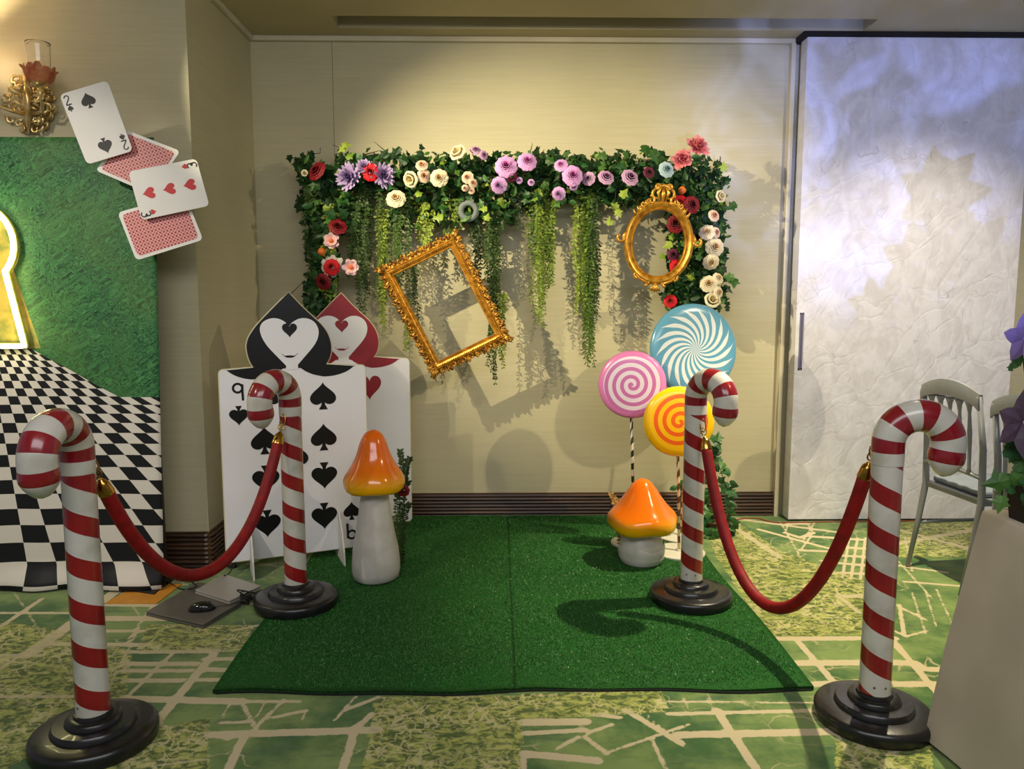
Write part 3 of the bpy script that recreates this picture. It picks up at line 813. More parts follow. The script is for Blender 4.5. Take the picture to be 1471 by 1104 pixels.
ivy_meshes = [leafmesh('ivy_leaf', IVY, m_lfd, .048), leafmesh('ivy_leaf', IVY, m_lfm, .048), leafmesh('ivy_leaf', IVY, m_lfl, .042), leafmesh('oval_leaf', OVAL, m_lfd, .06), leafmesh('oval_leaf', OVAL, m_lfm, .055)]

# flowers ------------------------------------------------------------
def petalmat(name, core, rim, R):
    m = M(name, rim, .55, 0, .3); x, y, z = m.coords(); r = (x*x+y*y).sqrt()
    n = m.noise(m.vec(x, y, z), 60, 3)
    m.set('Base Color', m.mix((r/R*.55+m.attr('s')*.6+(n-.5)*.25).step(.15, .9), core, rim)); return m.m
def rose_mesh(name, mat, R=.05, layers=5, seed=1, openness=1.0):
    rnd = random.Random(seed); b = MB()
    for L_ in range(layers):
        k = L_/(layers-1); cnt = 3+L_; rr = R*(.13+.87*k**.85); H = R*(.92-.38*k*openness)
        for i in range(cnt):
            ph = 2*PI*(i/cnt)+L_*1.3+rnd.uniform(-.1, .1); wv = 2*PI/cnt*.72; N_, T_ = 5, 4
            vs = []
            for t in range(T_+1):
                for s_ in range(N_+1):
                    tt = t/T_; ss = s_/N_*2-1
                    a = ph+ss*wv*(.45+.55*math.sin(min(1, tt*1.25)*PI/2))*(1 if tt < .8 else .86)
                    q = rr*(.45+.55*tt**.8)*(1+.10*k*tt*tt)*(1+.05*math.sin(5*ss+L_+i)); 
                    zz = H*math.sin(min(tt*1.12, 1)*PI/2)-(.35*R*k*max(0, tt-.6))*2+.05*R*ss*ss*k+R*.03*L_*0
                    vs.append((q*math.cos(a), q*math.sin(a), zz-R*.2*k))
            fs = [(t*(N_+1)+s_, t*(N_+1)+s_+1, (t+1)*(N_+1)+s_+1, (t+1)*(N_+1)+s_) for t in range(T_) for s_ in range(N_)]
            b.add(vs, fs, [(t/T_)**2 for t in range(T_+1) for s_ in range(N_+1)])
    me = D.meshes.new(name); me.from_pydata([tuple(p) for p in b.v], [], b.f); at = me.attributes.new('s', 'FLOAT', 'POINT'); at.data.foreach_set('value', b.a); me.materials.append(mat); me.shade_smooth(); return me
def _noop(): pass
def spiky_mesh(name, mat, R, rings, wid, seed=3, ruffle=0):
    rnd = random.Random(seed); b = MB()
    for j, (cnt, rr, el) in enumerate(rings):
        for i in range(cnt):
            a = 2*PI*i/cnt+j*.4+rnd.uniform(-.12, .12); e = el+rnd.uniform(-.15, .15); L_ = R*rr*rnd.uniform(.85, 1.1); w_ = R*wid*rnd.uniform(.8, 1.2)
            d = V((math.cos(a)*math.cos(e), math.sin(a)*math.cos(e), math.sin(e))); sd = V((-math.sin(a), math.cos(a), 0)); up = d.cross(sd)*-1
            vs = []
            for t, wf, cu in ((.08, .35, 0), (.4, .9, .04), (.75, 1.0, .02), (1.0, .45, -.08)):
                for s_ in (-1, 0, 1):
                    vs.append(d*L_*t+sd*s_*w_*wf*.5+up*(cu*L_+(.06*L_ if s_ else 0)+ruffle*R*math.sin(9*t+s_*2+i)*t))
            b.add(vs, [(r_*3+c_, r_*3+c_+1, r_*3+c_+4, r_*3+c_+3) for r_ in range(3) for c_ in range(2)], [e_ for t in (.1, .4, .7, 1) for e_ in (t, t*.6, t)])
    me = D.meshes.new(name); me.from_pydata([tuple(p) for p in b.v], [], b.f); at = me.attributes.new('s', 'FLOAT', 'POINT'); at.data.foreach_set('value', b.a); me.materials.append(mat); me.shade_smooth(); return me
RR = .05
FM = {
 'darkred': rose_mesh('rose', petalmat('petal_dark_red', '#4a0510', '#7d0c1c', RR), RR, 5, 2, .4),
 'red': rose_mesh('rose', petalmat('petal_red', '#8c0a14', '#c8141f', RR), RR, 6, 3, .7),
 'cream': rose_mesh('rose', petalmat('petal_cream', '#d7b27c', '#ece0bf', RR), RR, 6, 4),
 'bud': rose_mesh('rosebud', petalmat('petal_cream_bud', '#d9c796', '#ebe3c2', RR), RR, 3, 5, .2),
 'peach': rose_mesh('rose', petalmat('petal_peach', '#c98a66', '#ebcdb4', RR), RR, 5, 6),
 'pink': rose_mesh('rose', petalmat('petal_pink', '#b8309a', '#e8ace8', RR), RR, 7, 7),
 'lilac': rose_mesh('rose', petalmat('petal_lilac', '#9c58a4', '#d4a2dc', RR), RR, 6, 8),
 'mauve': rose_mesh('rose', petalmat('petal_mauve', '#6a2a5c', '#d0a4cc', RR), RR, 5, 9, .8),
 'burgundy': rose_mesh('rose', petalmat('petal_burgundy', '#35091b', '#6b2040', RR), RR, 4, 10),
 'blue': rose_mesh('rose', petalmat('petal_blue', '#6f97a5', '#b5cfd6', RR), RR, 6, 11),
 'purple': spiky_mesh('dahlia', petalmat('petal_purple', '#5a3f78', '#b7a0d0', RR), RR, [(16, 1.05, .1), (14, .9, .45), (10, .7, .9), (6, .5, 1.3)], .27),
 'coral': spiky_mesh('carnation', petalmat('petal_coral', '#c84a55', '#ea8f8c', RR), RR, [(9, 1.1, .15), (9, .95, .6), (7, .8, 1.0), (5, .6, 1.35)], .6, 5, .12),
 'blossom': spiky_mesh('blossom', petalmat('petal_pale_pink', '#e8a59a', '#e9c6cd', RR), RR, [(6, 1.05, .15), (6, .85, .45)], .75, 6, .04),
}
m_orange = simple('orange_stamen', '#d9702a', rough=.6); m_whitep = simple('white_petal', '#d9d2cc', rough=.6)
FLABEL = {'darkred': 'dark red rose', 'red': 'bright red rose', 'cream': 'cream rose', 'bud': 'closed cream rosebud', 'peach': 'peach rose', 'pink': 'pink rose with deep pink centre',
 'lilac': 'lilac rose', 'mauve': 'mauve and white rose', 'burgundy': 'small burgundy rose', 'blue': 'pale blue rose', 'purple': 'spiky purple dahlia', 'coral': 'ruffled coral carnation', 'blossom': 'pale pink blossom with orange centre'}
GY_ = 4.66
FL = [(458,248,15,'darkred',-.6,.4),(438,249,5,'bud',0,0),(501,254,21,'purple',-.3,0),(524,240,14,'purple',0,.6),(551,252,19,'purple',.4,0),(533,248,13,'red',0,0),
 (569,286,14,'cream',0,.3),(593,257,12,'bud',-.5,-.4),(606,238,9,'peach',0,.4),(609,253,10,'peach',.2,0),(631,256,13,'cream',0,0),(661,223,13,'bud',-.6,.5),
 (683,217,8,'mauve',.2,.6),(694,223,7,'mauve',.6,0),(672,255,9,'peach',-.3,0),(679,263,7,'peach',.4,0),(668,270,5,'peach',0,-.3),(677,274,5,'peach',0,0),
 (727,240,16,'pink',0,.1),(757,233,14,'pink',.1,.2),(717,266,12,'lilac',-.2,-.3),(735,254,8,'burgundy',.3,-.5),(746,259,5,'lilac',0,0),(763,262,5,'lilac',0,0),
 (806,238,10,'pink',-.2,.3),(822,253,15,'pink',.1,0),(803,278,10,'lilac',-.3,-.4),(824,268,6,'lilac',0,-.5),(846,257,10,'mauve',-.4,0),(870,256,12,'mauve',.2,.4),(904,256,13,'mauve',.3,.3),
 (932,248,8,'burgundy',0,0),(957,244,12,'blue',.2,.1),(980,229,16,'coral',-.3,.2),(1002,211,18,'coral',.3,.4),
 (975,294,14,'red',-.2,.2),(992,295,13,'darkred',.3,0),(1032,283,9,'bud',.5,0),(1025,310,9,'peach',.3,.2),(1016,334,12,'cream',-.4,.3),(1028,334,8,'peach',.5,0),
 (1026,355,14,'cream',.1,0),(1021,376,12,'cream',0,-.5),(1018,408,13,'cream',-.2,.2),(1031,400,9,'cream',.4,.4),(1022,433,12,'bud',0,.3),(1031,420,9,'cream',.5,0),
 (972,322,14,'darkred',-.4,0),(967,366,9,'burgundy',0,0),(971,384,11,'red',.2,.1),(963,433,10,'red',-.3,.2),
 (485,328,13,'darkred',.3,.5),(476,346,13,'blossom',0,.1),(477,384,12,'red',0,0),(466,404,12,'darkred',-.3,-.3),(504,384,13,'blossom',.2,0)]
garl = empty('floral_garland', (0, GY_, 0), 0, 'flower and ivy garland arch with roses and trailing vines on the back wall', 'garland')
for (x, y, r, k, tx, tz) in FL:
    Y = GY_-.12-random.uniform(0, .03)
    p = oy(x, y, Y); s = r*Y/FPX/(RR*1.12)
    o = D.objects.new(FM[k].name.split('.')[0], FM[k]); col.objects.link(o); o.parent = garl
    d = V((tx, -1, tz+.12)).normalized()
    o.matrix_basis = Matrix.Translation(p-V((0, GY_, 0))) @ d.to_track_quat('Z', 'Y').to_matrix().to_4x4() @ Matrix.Rotation(random.uniform(0, 6), 4, 'Z') @ Matrix.Diagonal((s, s, s*(1.5 if k == 'bud' else 1), 1))
    o['label'] = FLABEL[k]
    if k == 'blossom':
        c = D.objects.new('stamen', MB().lathe([(.012, 0), (.013, .012), (.008, .02), (.001, .022)], 10).build('tmp', m_orange).data); D.objects.remove(D.objects['tmp'])
        col.objects.link(c); c.parent = o
for (x, y, r) in ((462, 361, 6), (980, 273, 6)):
    p = oy(x, y, GY_-.13)-V((0, GY_, 0)); s = r*4.4/FPX
    o = MB().lathe([(.3*s, -s), (s, -.3*s), (.9*s, .3*s), (.5*s, .8*s), (.001, s)], 12, Matrix.Translation(p)).build('rose_hip', m_orange, garl, True); o['label'] = 'small orange bud'
# white outer petals behind one red rose
p = oy(477, 382, GY_-.10)-V((0, GY_, 0))
me_w = spiky_mesh('outer_petals', m_whitep, .068, [(9, 1.0, .1)], .6, 8)
o = D.objects.new('outer_petals', me_w); col.objects.link(o); o.parent = garl; o.matrix_basis = Matrix.Translation(p) @ Matrix.Rotation(PI/2, 4, 'X')

# regions of greenery in photo pixels: (x0,x1,y0,y1,weight)
REG = [(432,500,238,300,5),(490,960,222,272,26),(930,1040,232,290,8),(440,482,290,452,9),(470,510,280,330,2),(990,1042,285,440,11),(955,1000,405,440,3),(962,992,300,400,4),(560,735,268,320,7),(735,930,262,292,5),(425,445,225,260,1)]
tot = sum(r[4] for r in REG)
def pick():
    k = random.uniform(0, tot)
    for r in REG:
        k -= r[4]
        if k <= 0: break
    return random.uniform(r[0], r[1]), random.uniform(r[2], r[3])
cnt = 0
for i in range(285):
    x, y = pick(); Y = GY_-random.uniform(.02, .12); p = oy(x, y, Y)-V((0, GY_, 0))
    q = random.random(); mesh = ivy_meshes[0 if q < .38 else 1 if q < .68 else 2 if q < .76 else 3 if q < .9 else 4]
    o = D.objects.new('leaf', mesh); col.objects.link(o); o.parent = garl
    s = random.uniform(.75, 1.35); o.matrix_basis = Matrix.Translation(p) @ rnd_orient(.8, .35) @ Matrix.Scale(s, 4)
# special limes and outstanding sprigs
for x, y, s in ((896,278,1.3),(884,296,1.1),(888,305,1.2),(876,318,1.1),(560,290,1),(601,278,1.1),(630,312,1.3),(695,300,1),(700,312,1),(720,290,1.2),(497,208,1.2),(492,214,1.1),(502,224,1.2),(865,224,1.3),(928,215,1.5),(940,222,1.5),(1052,296,1.2),(1055,405,1.3),(1048,398,1.2),(1040,240,1.2),(1000,300,1),(1003,350,1.2),(960,352,1.2),(965,340,1),(952,368,1)):
    p = oy(x, y, GY_-.12)-V((0, GY_, 0)); dark = (x > 920 and y < 230) or x > 1040 or x == 865
    if D.objects: o = D.objects.new('leaf', ivy_meshes[1 if dark else 2])
    col.objects.link(o); o.parent = garl; o.matrix_basis = Matrix.Translation(p) @ rnd_orient(.4, .3) @ Matrix.Scale(s, 4)
# dense background greenery, joined
for nm, mat, N_, shape, sz in (('foliage', m_lfd, 2300, IVY, .05), ('foliage', m_lfm, 900, OVAL, .045), ('foliage', m_lfl, 120, OVAL, .03)):
    b = MB(); g, fs = leafgeo(shape, sz)
    for i in range(N_):
        x, y = pick(); Y = GY_+random.uniform(-.07, .10)
        x += random.gauss(0, 4); y += random.gauss(0, 5)
        p = oy(x, y, Y)-V((0, GY_, 0)); mt = Matrix.Translation(p) @ rnd_orient(1.3, .3) @ Matrix.Scale(random.uniform(.6, 1.3), 4)
        b.add([mt @ v_ for v_ in g], fs)
    b.build(nm, mat, garl, kind='stuff')
# trailing vines
def vine_bunch(x, w, y0, y1, strands, mat, Yc=GY_-.02, lf=.025, spread=1.0, parent=garl, name='hanging_vine', base=V((0, GY_, 0)), step=.0175, yspread=.45):
    b = MB()
    for k in range(strands):
        xs = x+random.gauss(0, w*.42); ye = y1-abs(random.gauss(0, 1))*(y1-y0)*yspread*.6
        if k == 0: ye = y1; xs = x+random.uniform(-.2, .2)*w
        Y = Yc+random.uniform(-.05, .05)
        a = oy(xs, y0, Y); e = oy(x+(xs-x)*.75, max(ye, y0+20), Y)
        L_ = (a-e).length; n = max(3, int(L_/.03)); ph = random.uniform(0, 6); pts = []
        for i in range(n+1):
            t = i/n; pts.append(a.lerp(e, t)+V((.010*math.sin(ph+t*9)*spread, .008*math.cos(ph+t*7), 0)))
        b.tube([p-base for p in pts], .0011, 3, caps=False)
        m_ = int(L_/step)
        for i in range(m_):
            t = (i+random.random()*.5)/m_; f_ = t*n; j = min(int(f_), n-1); p = pts[j].lerp(pts[j+1], f_-j)
            for sg in (-1, 1):
                d = V((sg*random.uniform(.3, 1.0), random.uniform(-.8, .5), random.uniform(-1.3, .05))).normalized()
                s_ = d.cross(V((random.uniform(-.3, .3), -1, random.uniform(-.3, .3)))).normalized(); l = lf*random.uniform(.7, 1.25)*(1.15-.35*t)
                b.add([p-base, p+d*l*.5+s_*l*.23-base, p+d*l-base, p+d*l*.5-s_*l*.23-base], [(0, 1, 2, 3)])
    return b.build(name, mat, parent, kind='stuff')
for a in ((520,24,268,455,14,m_vdk),(505,14,290,400,8,m_vdk),(548,16,300,478,9,m_vine),(575,22,280,430,13,m_vdk),(612,20,290,372,10,m_vine),(600,16,360,470,4,m_vdk),(585,8,430,505,3,m_vine),
          (690,18,290,420,9,m_vdk),(712,16,300,552,11,m_vdk),(722,10,420,530,4,m_vine),(650,22,285,345,7,m_vine),(780,20,270,470,16,m_vine),(786,14,300,415,10,m_vine),(770,12,275,380,8,m_vdk),
          (846,17,270,528,16,m_vine),(852,18,280,470,14,m_vdk),(838,14,290,480,9,m_vine),(455,22,265,452,12,m_vdk),(470,18,290,455,8,m_vine),(1008,22,270,440,8,m_vdk),(985,12,300,430,5,m_vine),(746,10,275,330,4,m_vdk)):
    vine_bunch(*a)
# lime ivy sprig
b = MB()
b.tube([oy(x, y, GY_-.12)-V((0, GY_, 0)) for x, y in ((885,262),(884,285),(880,305),(876,320))], .0015, 4); b.build('stem', m_twig, garl); b = MB(); b.tube([oy(x, y, GY_-.1)-V((0, GY_, 0)) for x, y in ((508,236),(502,222),(488,212),(478,208))], .0015, 4)
b.build('stem', m_twig, garl)
# bare twigs sticking out
for P in (((565,226),(550,214),(537,203)),((524,222),(535,219),(546,216)),((760,222),(763,214),(765,205)),((770,228),(778,221),(782,214)),((893,230),(889,224),(888,221)),((900,230),(905,225),(906,221)),((405,440),(415,425),(436,404)),((1034,232),(1035,226),(1034,224))):
    pp = [oy(x, y, GY_-.03)-V((0, GY_, 0)) for x, y in P]; MB().tube(pp, [.004, .003, .0012], 5).build('twig', m_twig, garl)
for P in (((460,212),(460,220),(447,221),(446,238)),):
    MB().tube([oy(x, y, GY_)-V((0, GY_, 0)) for x, y in P], .0022, 5).build('wire', simple('black_wire', '#15120f', rough=.5, metal=.6), garl)
# hidden stand that carries the garland: crossbar and two uprights
m_pipe = simple('dark_green_pipe', '#23301f', rough=.5)
b = MB(); b.tube([oy(446, 250, GY_+.03)-V((0, GY_, 0)), oy(1022, 250, GY_+.03)-V((0, GY_, 0))], .012, 8); b.build('crossbar', m_pipe, garl, True)
for xx in (460, 740, 1010):
    q = oy(xx, 250, GY_+.03)-V((0, GY_, 0)); MB().tube([q, V((q.x, WY-GY_, q.z))], .009, 8).build('wall_bracket', m_pipe, garl, True)
# grey connector ring among the ivy
p = oy(673, 303, GY_-.06); 
o = MB().tube([p+V((.046*math.cos(t), 0, .046*math.sin(t))) for t in [k*PI/10 for k in range(20)]], .018, 8, closed=True).build('tape_ring', simple('grey_felt', '#76807e', rough=.8), None, True, base=p)
tag(o, 'flat grey ring with dark hollow tucked in the ivy above the gold frame', 'ring')

# ------------------------------------------------------------------ gold rectangular frame
m_gold = M('antique_gold', '#b8791c', .36, .55, .6)
x, y, z = m_gold.coords(); n = m_gold.noise(m_gold.vec(x, y, z), 35, 4)
ao = m_gold.nt.nodes.new('ShaderNodeAmbientOcclusion'); ao.inputs['Distance'].default_value = .012; aof = X(m_gold.nt, ao.outputs['AO'])
m_gold.set('Base Color', m_gold.mix((n*.7+.15).step(.3, .7), '#9c6814', '#e2ac44')); m_gold.bump(n, .2, .003); m_gold = m_gold.m
m_gold2 = M('antique_gold_shaded', '#8a4f10', .36, .5)  # gold with the brown shadows of the carving mixed into its colour
x, y, z = m_gold2.coords(); n = m_gold2.noise(m_gold2.vec(x, y, z), 60, 4)
m_gold2.set('Base Color', m_gold2.mix(n.step(.35, .65), '#60380a', '#d69c38')); m_gold2.bump(n, .3, .004); m_gold2 = m_gold2.m
FY_ = 4.53
oc = [oy(*p, FY_) for p in ((541,386),(655,331),(737,487),(622,543))]      # tl, tr, br, bl
cen = sum(oc, V((0, 0, 0)))/4
ux = ((oc[1]-oc[0])+(oc[2]-oc[3])).normalized(); uz = ((oc[0]-oc[3])+(oc[1]-oc[2])).normalized()
Wf = ((oc[1]-oc[0]).length+(oc[2]-oc[3]).length)/2; Hf = ((oc[0]-oc[3]).length+(oc[1]-oc[2]).length)/2
fr = empty('picture_frame', cen, 0, 'tilted rectangular gold carved picture frame hanging empty under the garland', 'picture frame')
def F(a, c, d): return ux*a+uz*c+V((0, -1, 0))*d
prof = [(.0, .0), (.004, .018), (.012, .012), (.018, .022), (.026, .026), (.034, .020), (.038, .026), (.044, .018), (.056, .010), (.068, .007), (.070, .0)]  # from inner edge outwards, height
inw = .078
ih, iw = Hf/2-inw, Wf/2-inw
cor = [(-1, 1), (1, 1), (1, -1), (-1, -1)]
for k in range(4):
    c0, c1 = cor[k], cor[(k+1) % 4]; b = MB(); vs = []
    for cx, cz in (c0, c1):
        for d, h_ in prof: vs.append(F(cx*(iw+d), cz*(ih+d), h_))
        vs.append(F(cx*(iw+.070), cz*(ih+.070), -.008)); vs.append(F(cx*iw, cz*ih, -.008))
    n_ = len(prof)+2; fs = [(i, (i+1) % n_, n_+(i+1) % n_, n_+i) for i in range(n_)]
    b.add(vs, fs); b.build('frame_rail', m_gold, fr)
    # beading on the inner rail and carved scrolls on the outer band
    along = ux*(c1[0]-c0[0])/2+uz*(c1[1]-c0[1])/2; Ls = iw if abs(along.dot(ux)) > .5 else ih
    Ls += inw; outd = (ux*(c0[0]+c1[0])/2+uz*(c0[1]+c1[1])/2)
    Lo = (ih if abs(along.dot(ux)) > .5 else iw)
    b = MB(); nn = int(2*(Ls-inw)/.012)
    for i in range(nn):
        t = (i+.5)/nn*2-1; c_ = along*t*(Ls-inw)+outd*(Lo+.026)+V((0, -.024, 0))
        b.tube([c_-along*.005-outd*.004, c_+along*.005+outd*.004+V((0, -.003, 0))], [.003, .0035], 5)
    b.build('beading', m_gold, fr)
    b = MB(); nn = int(2*Ls/.052); stp = 2*Ls/nn
    for i in range(nn):
        t = -Ls+(i+.5)*stp; sg = 1 if i % 2 else -1
        c_ = along*t+outd*(Lo+.060)+V((0, -.014, 0))
        b.tube(scroll(c_, along, outd, .0255, 1.15, PI*.5+sg*.6, 16, sgn=sg), [.0082*(1-.45*j/15) for j in range(16)], 6)
        c2 = c_+along*stp*.45*1+outd*.008
        b.tube(scroll(c2+V((0, -.004, 0)), along, outd, .016, 1.0, -PI*.5*sg, 10, sgn=-sg), [.0068*(1-.5*j/9) for j in range(10)], 5)
        b.tube([c2-outd*.02, c2+V((0, -.008, 0)), c2+outd*.014], [.003, .006, .002], 5)
    b.build('carved_scrollwork', m_gold2, fr, True)
b = MB()
for cx, cz in cor:
    dg = (ux*cx+uz*cz).normalized(); c_ = F(cx*(iw+.05), cz*(ih+.05), .018); sd = dg.cross(V((0, 1, 0)))
    for a in (-.5, 0, .5): b.tube([c_-dg*.02, c_+dg*.012+sd*a*.018+V((0, -.008, 0)), c_+dg*.045+sd*a*.03], [.004, .008, .0015], 6)
    b.build('corner_leaf', m_gold2, fr, True); b = MB()
m_line = simple('nylon_line', '#8f8f88', rough=.4)
for s_ in (-.35, .35):
    a = F(s_*Wf, Hf*.42, -.004); w_ = cen+a; top = V((w_.x+.0, GY_+.03, 2.21)) if True else 0
    MB().tube([a, top-cen], .0006, 4).build('hanging_line', m_line, fr)

# ------------------------------------------------------------------ oval gold frame
OYF = 4.50
oc_ = oy(946, 349, OYF); so = empty('oval_frame', oc_, math.radians(-6), 'oval gold ornate frame with a scrolled crown, hanging at the right of the garland', 'picture frame')
k_ = OYF/FPX; lean = math.radians(4)
def O(a, c, d=0): 
    ca, sa = math.cos(lean), math.sin(lean); return V((a*ca+c*sa, -d, -a*sa+c*ca))
ai, ci = 36*k_, 46*k_
prof = [(0, 0), (.002, .016), (.008, .020), (.014, .014), (.022, .026), (.036, .032), (.048, .024), (.053, .006), (.053, -.004), (0, -.004)]
b = MB(); vs = []; NS = 72
for i in range(NS):
    a = 2*PI*i/NS
    for d, h_ in prof: vs.append(O((ai+d)*math.cos(a), (ci+d)*math.sin(a), h_))
n_ = len(prof)
b.add(vs, [(i*n_+j, i*n_+(j+1) % n_, ((i+1) % NS)*n_+(j+1) % n_, ((i+1) % NS)*n_+j) for i in range(NS) for j in range(n_)])
ob = b.build('oval_ring', m_gold, so, True); smooth_angle(ob, 50)
def scr(mb, a, c, r, turns, ph, sg, th=.0095, d=.02, n=18):
    mb.tube(scroll(O(a, c, d), O(1, 0)-O(0, 0), O(0, 1)-O(0, 0), r, turns, ph, n, sgn=sg), [th*(1-.5*j/(n-1)) for j in range(n)], 7)
ax, cz_ = ai+.05, ci+.046
b = MB()
for s_ in (-1, 1):
    scr(b, s_*.034, cz_+.038, .034, 1.1, PI/2, -s_); scr(b, s_*.072, cz_+.002, .030, 1.1, PI*.5, s_); scr(b, s_*.115, cz_-.04, .028, 1.1, PI*.5, s_); scr(b, s_*.03, cz_+.085, .018, 1.0, -PI*.5, s_)
    b.tube([O(s_*.015, cz_-.0, .02), O(s_*.03, cz_+.05, .028), O(s_*.008, cz_+.085, .02)], [.006, .01, .005], 7)
    b.tube([O(s_*.03, cz_-.005, .02), O(s_*.075, cz_-.01, .026), O(s_*.125, cz_-.055, .02), O(s_*.135, cz_-.085, .016)], [.006, .009, .008, .004], 7)
b.tube([O(0, cz_-.01, .02), O(0, cz_+.04, .032), O(0, cz_+.085, .02)], [.007, .013, .006], 8)
for i in range(7):
    a = PI*(.1+.8*i/6); b.lathe([(.001, -.012), (.012, -.006), (.013, .004), (.001, .014)], 8, Matrix.Translation(O(.036*math.cos(a), cz_+.065+.022*math.sin(a), .022)))
b.build('crown', m_gold, so, True); b = MB()
for s_ in (-1, 1):
    b.tube([O(s_*(ax-.01), .06, .02), O(s_*(ax+.01), .02, .02)]+[O(s_*(ax+.022)+s_*.02*math.cos(t), .015+.02*math.sin(t), .02) for t in [PI*1.0+k*.55 for k in range(9)]], .0095, 7)
    b.build('side_scroll', m_gold, so, True); b = MB()
    for j in range(5):
        a = math.radians(40+j*7); b.tube([O(s_*(ai+.04)*math.cos(a), (ci+.04)*math.sin(a), .02), O(s_*(ai+.075)*math.cos(a+.06), (ci+.075)*math.sin(a+.06), .028)], [.011, .004], 6)
    b.build('acanthus_leaf', m_gold, so, True); b = MB()
    scr(b, s_*.06, -cz_+.012, .028, 1.1, -PI/2, -s_); scr(b, s_*.105, -cz_+.045, .022, 1.1, -PI/2, s_)
    b.tube([O(s_*.13, -cz_+.07, .018), O(s_*.09, -cz_+.02, .024), O(s_*.03, -cz_-.005, .022)], [.004, .009, .006], 7)
for j in range(5):
    a = -PI/2+(j-2)*.35; b.tube([O(0, -cz_+.0, .02), O(.03*math.cos(a), -cz_-.012+.022*math.sin(a), .028), O(.045*math.cos(a), -cz_-.015+.035*math.sin(a), .018)], [.006, .009, .003], 7)
b.build('lower_ornament', m_gold, so, True)
for a_ in (-1, 1):
    MB().tube([O(a_*.05, cz_), V((a_*.06, GY_+.03-OYF, 2.2-oc_.z))], .0006, 4).build('hanging_line', m_line, so)

# ------------------------------------------------------------------ grass and checker backdrop
BY = 3.64
def bz(ypx): return oy(110, ypx, BY).z
def bx(xpx, ypx=500): return oy(xpx, ypx, BY).x
m = M('printed_backdrop_fabric', '#2f6a3a', .55, 0, .3)
x, y, z = m.coords()
xv, zv = bx(-23), bz(440); zr = bz(147); pxm = bz(500)-bz(501)
u = (x-xv)/(zv-z); kcol = (35.5*pxm)/(zv-bz(748))
cc = (u/kcol+.1).floor(); K = 14218*pxm
rrow = (K/(zr-z)+.35).floor()
chk = (cc+rrow).mod2()
v = m.vec(x, y, z)
gw = m.noise(v, 6, 3); g1 = m.noise(m.vec(x*1.0+gw*.6, z*1.0+gw*.4, 0), 42, 4, .7, 2.2); g2 = m.noise(v, 3, 3)
grass = m.mix(g1.step(.36, .66), '#0d3523', '#4b8c50'); grass = m.mix(g2.step(.4, .7)*.35, grass, '#5a7a3c')
# grass / floor edge: level at right, then rising diagonally to the keyhole
za, zb = bz(570), bz(497); xa, xb = bx(168), bx(38)
edge = za+(xa-x)*((zb-za)/(xa-xb))
isfloor = z.lt(edge._m('MINIMUM', edge._m('MAXIMUM', edge, za), zb))
fade = m.noise(v, 40, 2)
c = m.mix(isfloor, grass, m.mix(chk, '#15161a', '#d3cdc2'))
# keyhole interior: a pale yellow garden print
_k = oy(-40, 350, BY-.05); kc = (_k.x, _k.z); kr = _k.z-oy(-40, 409, BY-.05).z
rk = ((x-kc[0])*(x-kc[0])+(z-kc[1])*(z-kc[1])).sqrt()
tz_ = (kc[1]-z)/(kc[1]-bz(500)); 
inleg = ((x-kc[0]).abs()-(kr*.62+tz_*kr*.72)).lt(0)*z.lt(kc[1])*z.gt(bz(500))
ink = rk.lt(kr)._m('MAXIMUM', rk.lt(kr), inleg)
c = m.mix(ink, c, m.mix(m.noise(v, 9, 4).step(.4, .6), '#b9a24a', '#6d7a3a'))
m.set('Base Color', c); m.bump(m.noise(m.vec(x*2, y, z*.7), 3, 2)+isfloor*.0, .3, .02)
b = MB(); BX1t, BX1b = bx(221, 197), bx(238, 845); BXp = bx(218, 300)-.03; BX0 = -3.2; zt = bz(197)
NXb, NZb = 60, 60; vs = []
for j in range(NZb+1):
    t = j/NZb; zz = zt*t+.012*(1-t)+.0*t
    for i in range(NXb+1):
        s_ = i/NXb; xr = BX1b+(BX1t-BX1b)*t; xx = BX0+(xr-BX0)*s_
        yy = BY+.006*math.sin(s_*37)*(1-t)+.01*math.sin(s_*11+t*2)*(1-t)-(.05*max(0, (.05-t)/.05))*(1+.4*math.sin(s_*23))+.0
        vs.append((xx, yy, zz))
b.add(vs, [(j*(NXb+1)+i, j*(NXb+1)+i+1, (j+1)*(NXb+1)+i+1, (j+1)*(NXb+1)+i) for j in range(NZb) for i in range(NXb)])
bd = empty('backdrop', ((BX0+BX1b)/2, BY, 0), 0, 'printed fabric backdrop with green grass hedge above a black and white checkered floor', 'backdrop')
off = V(bd.location)
b.v = [p for p in b.v]
o = b.build('fabric_print', m.m, None, True); o.parent = bd; o.location = -off
so_ = o.modifiers.new('t', 'SOLIDIFY'); so_.thickness = .003; so_.offset = 1
m_al = simple('dark_aluminium', '#3a3428', rough=.5, metal=.5)
q = MB().box((BX0, BY+.02, zt-.03), (BXp, BY+.04, zt)).box((BXp-.025, BY+.02, 0), (BXp, BY+.04, zt-.03)); q.box((BX0, BY+.02, 0), (BX0+.025, BY+.04, zt-.03))
q.box((BXp-.03, BY+.0, .0), (BXp, BY+.16, .02)); q.box((BX0, BY-.02, .0), (BX0+.03, BY+.16, .02))
o = q.build('support_frame', m_al, None); o.parent = bd; o.location = -off
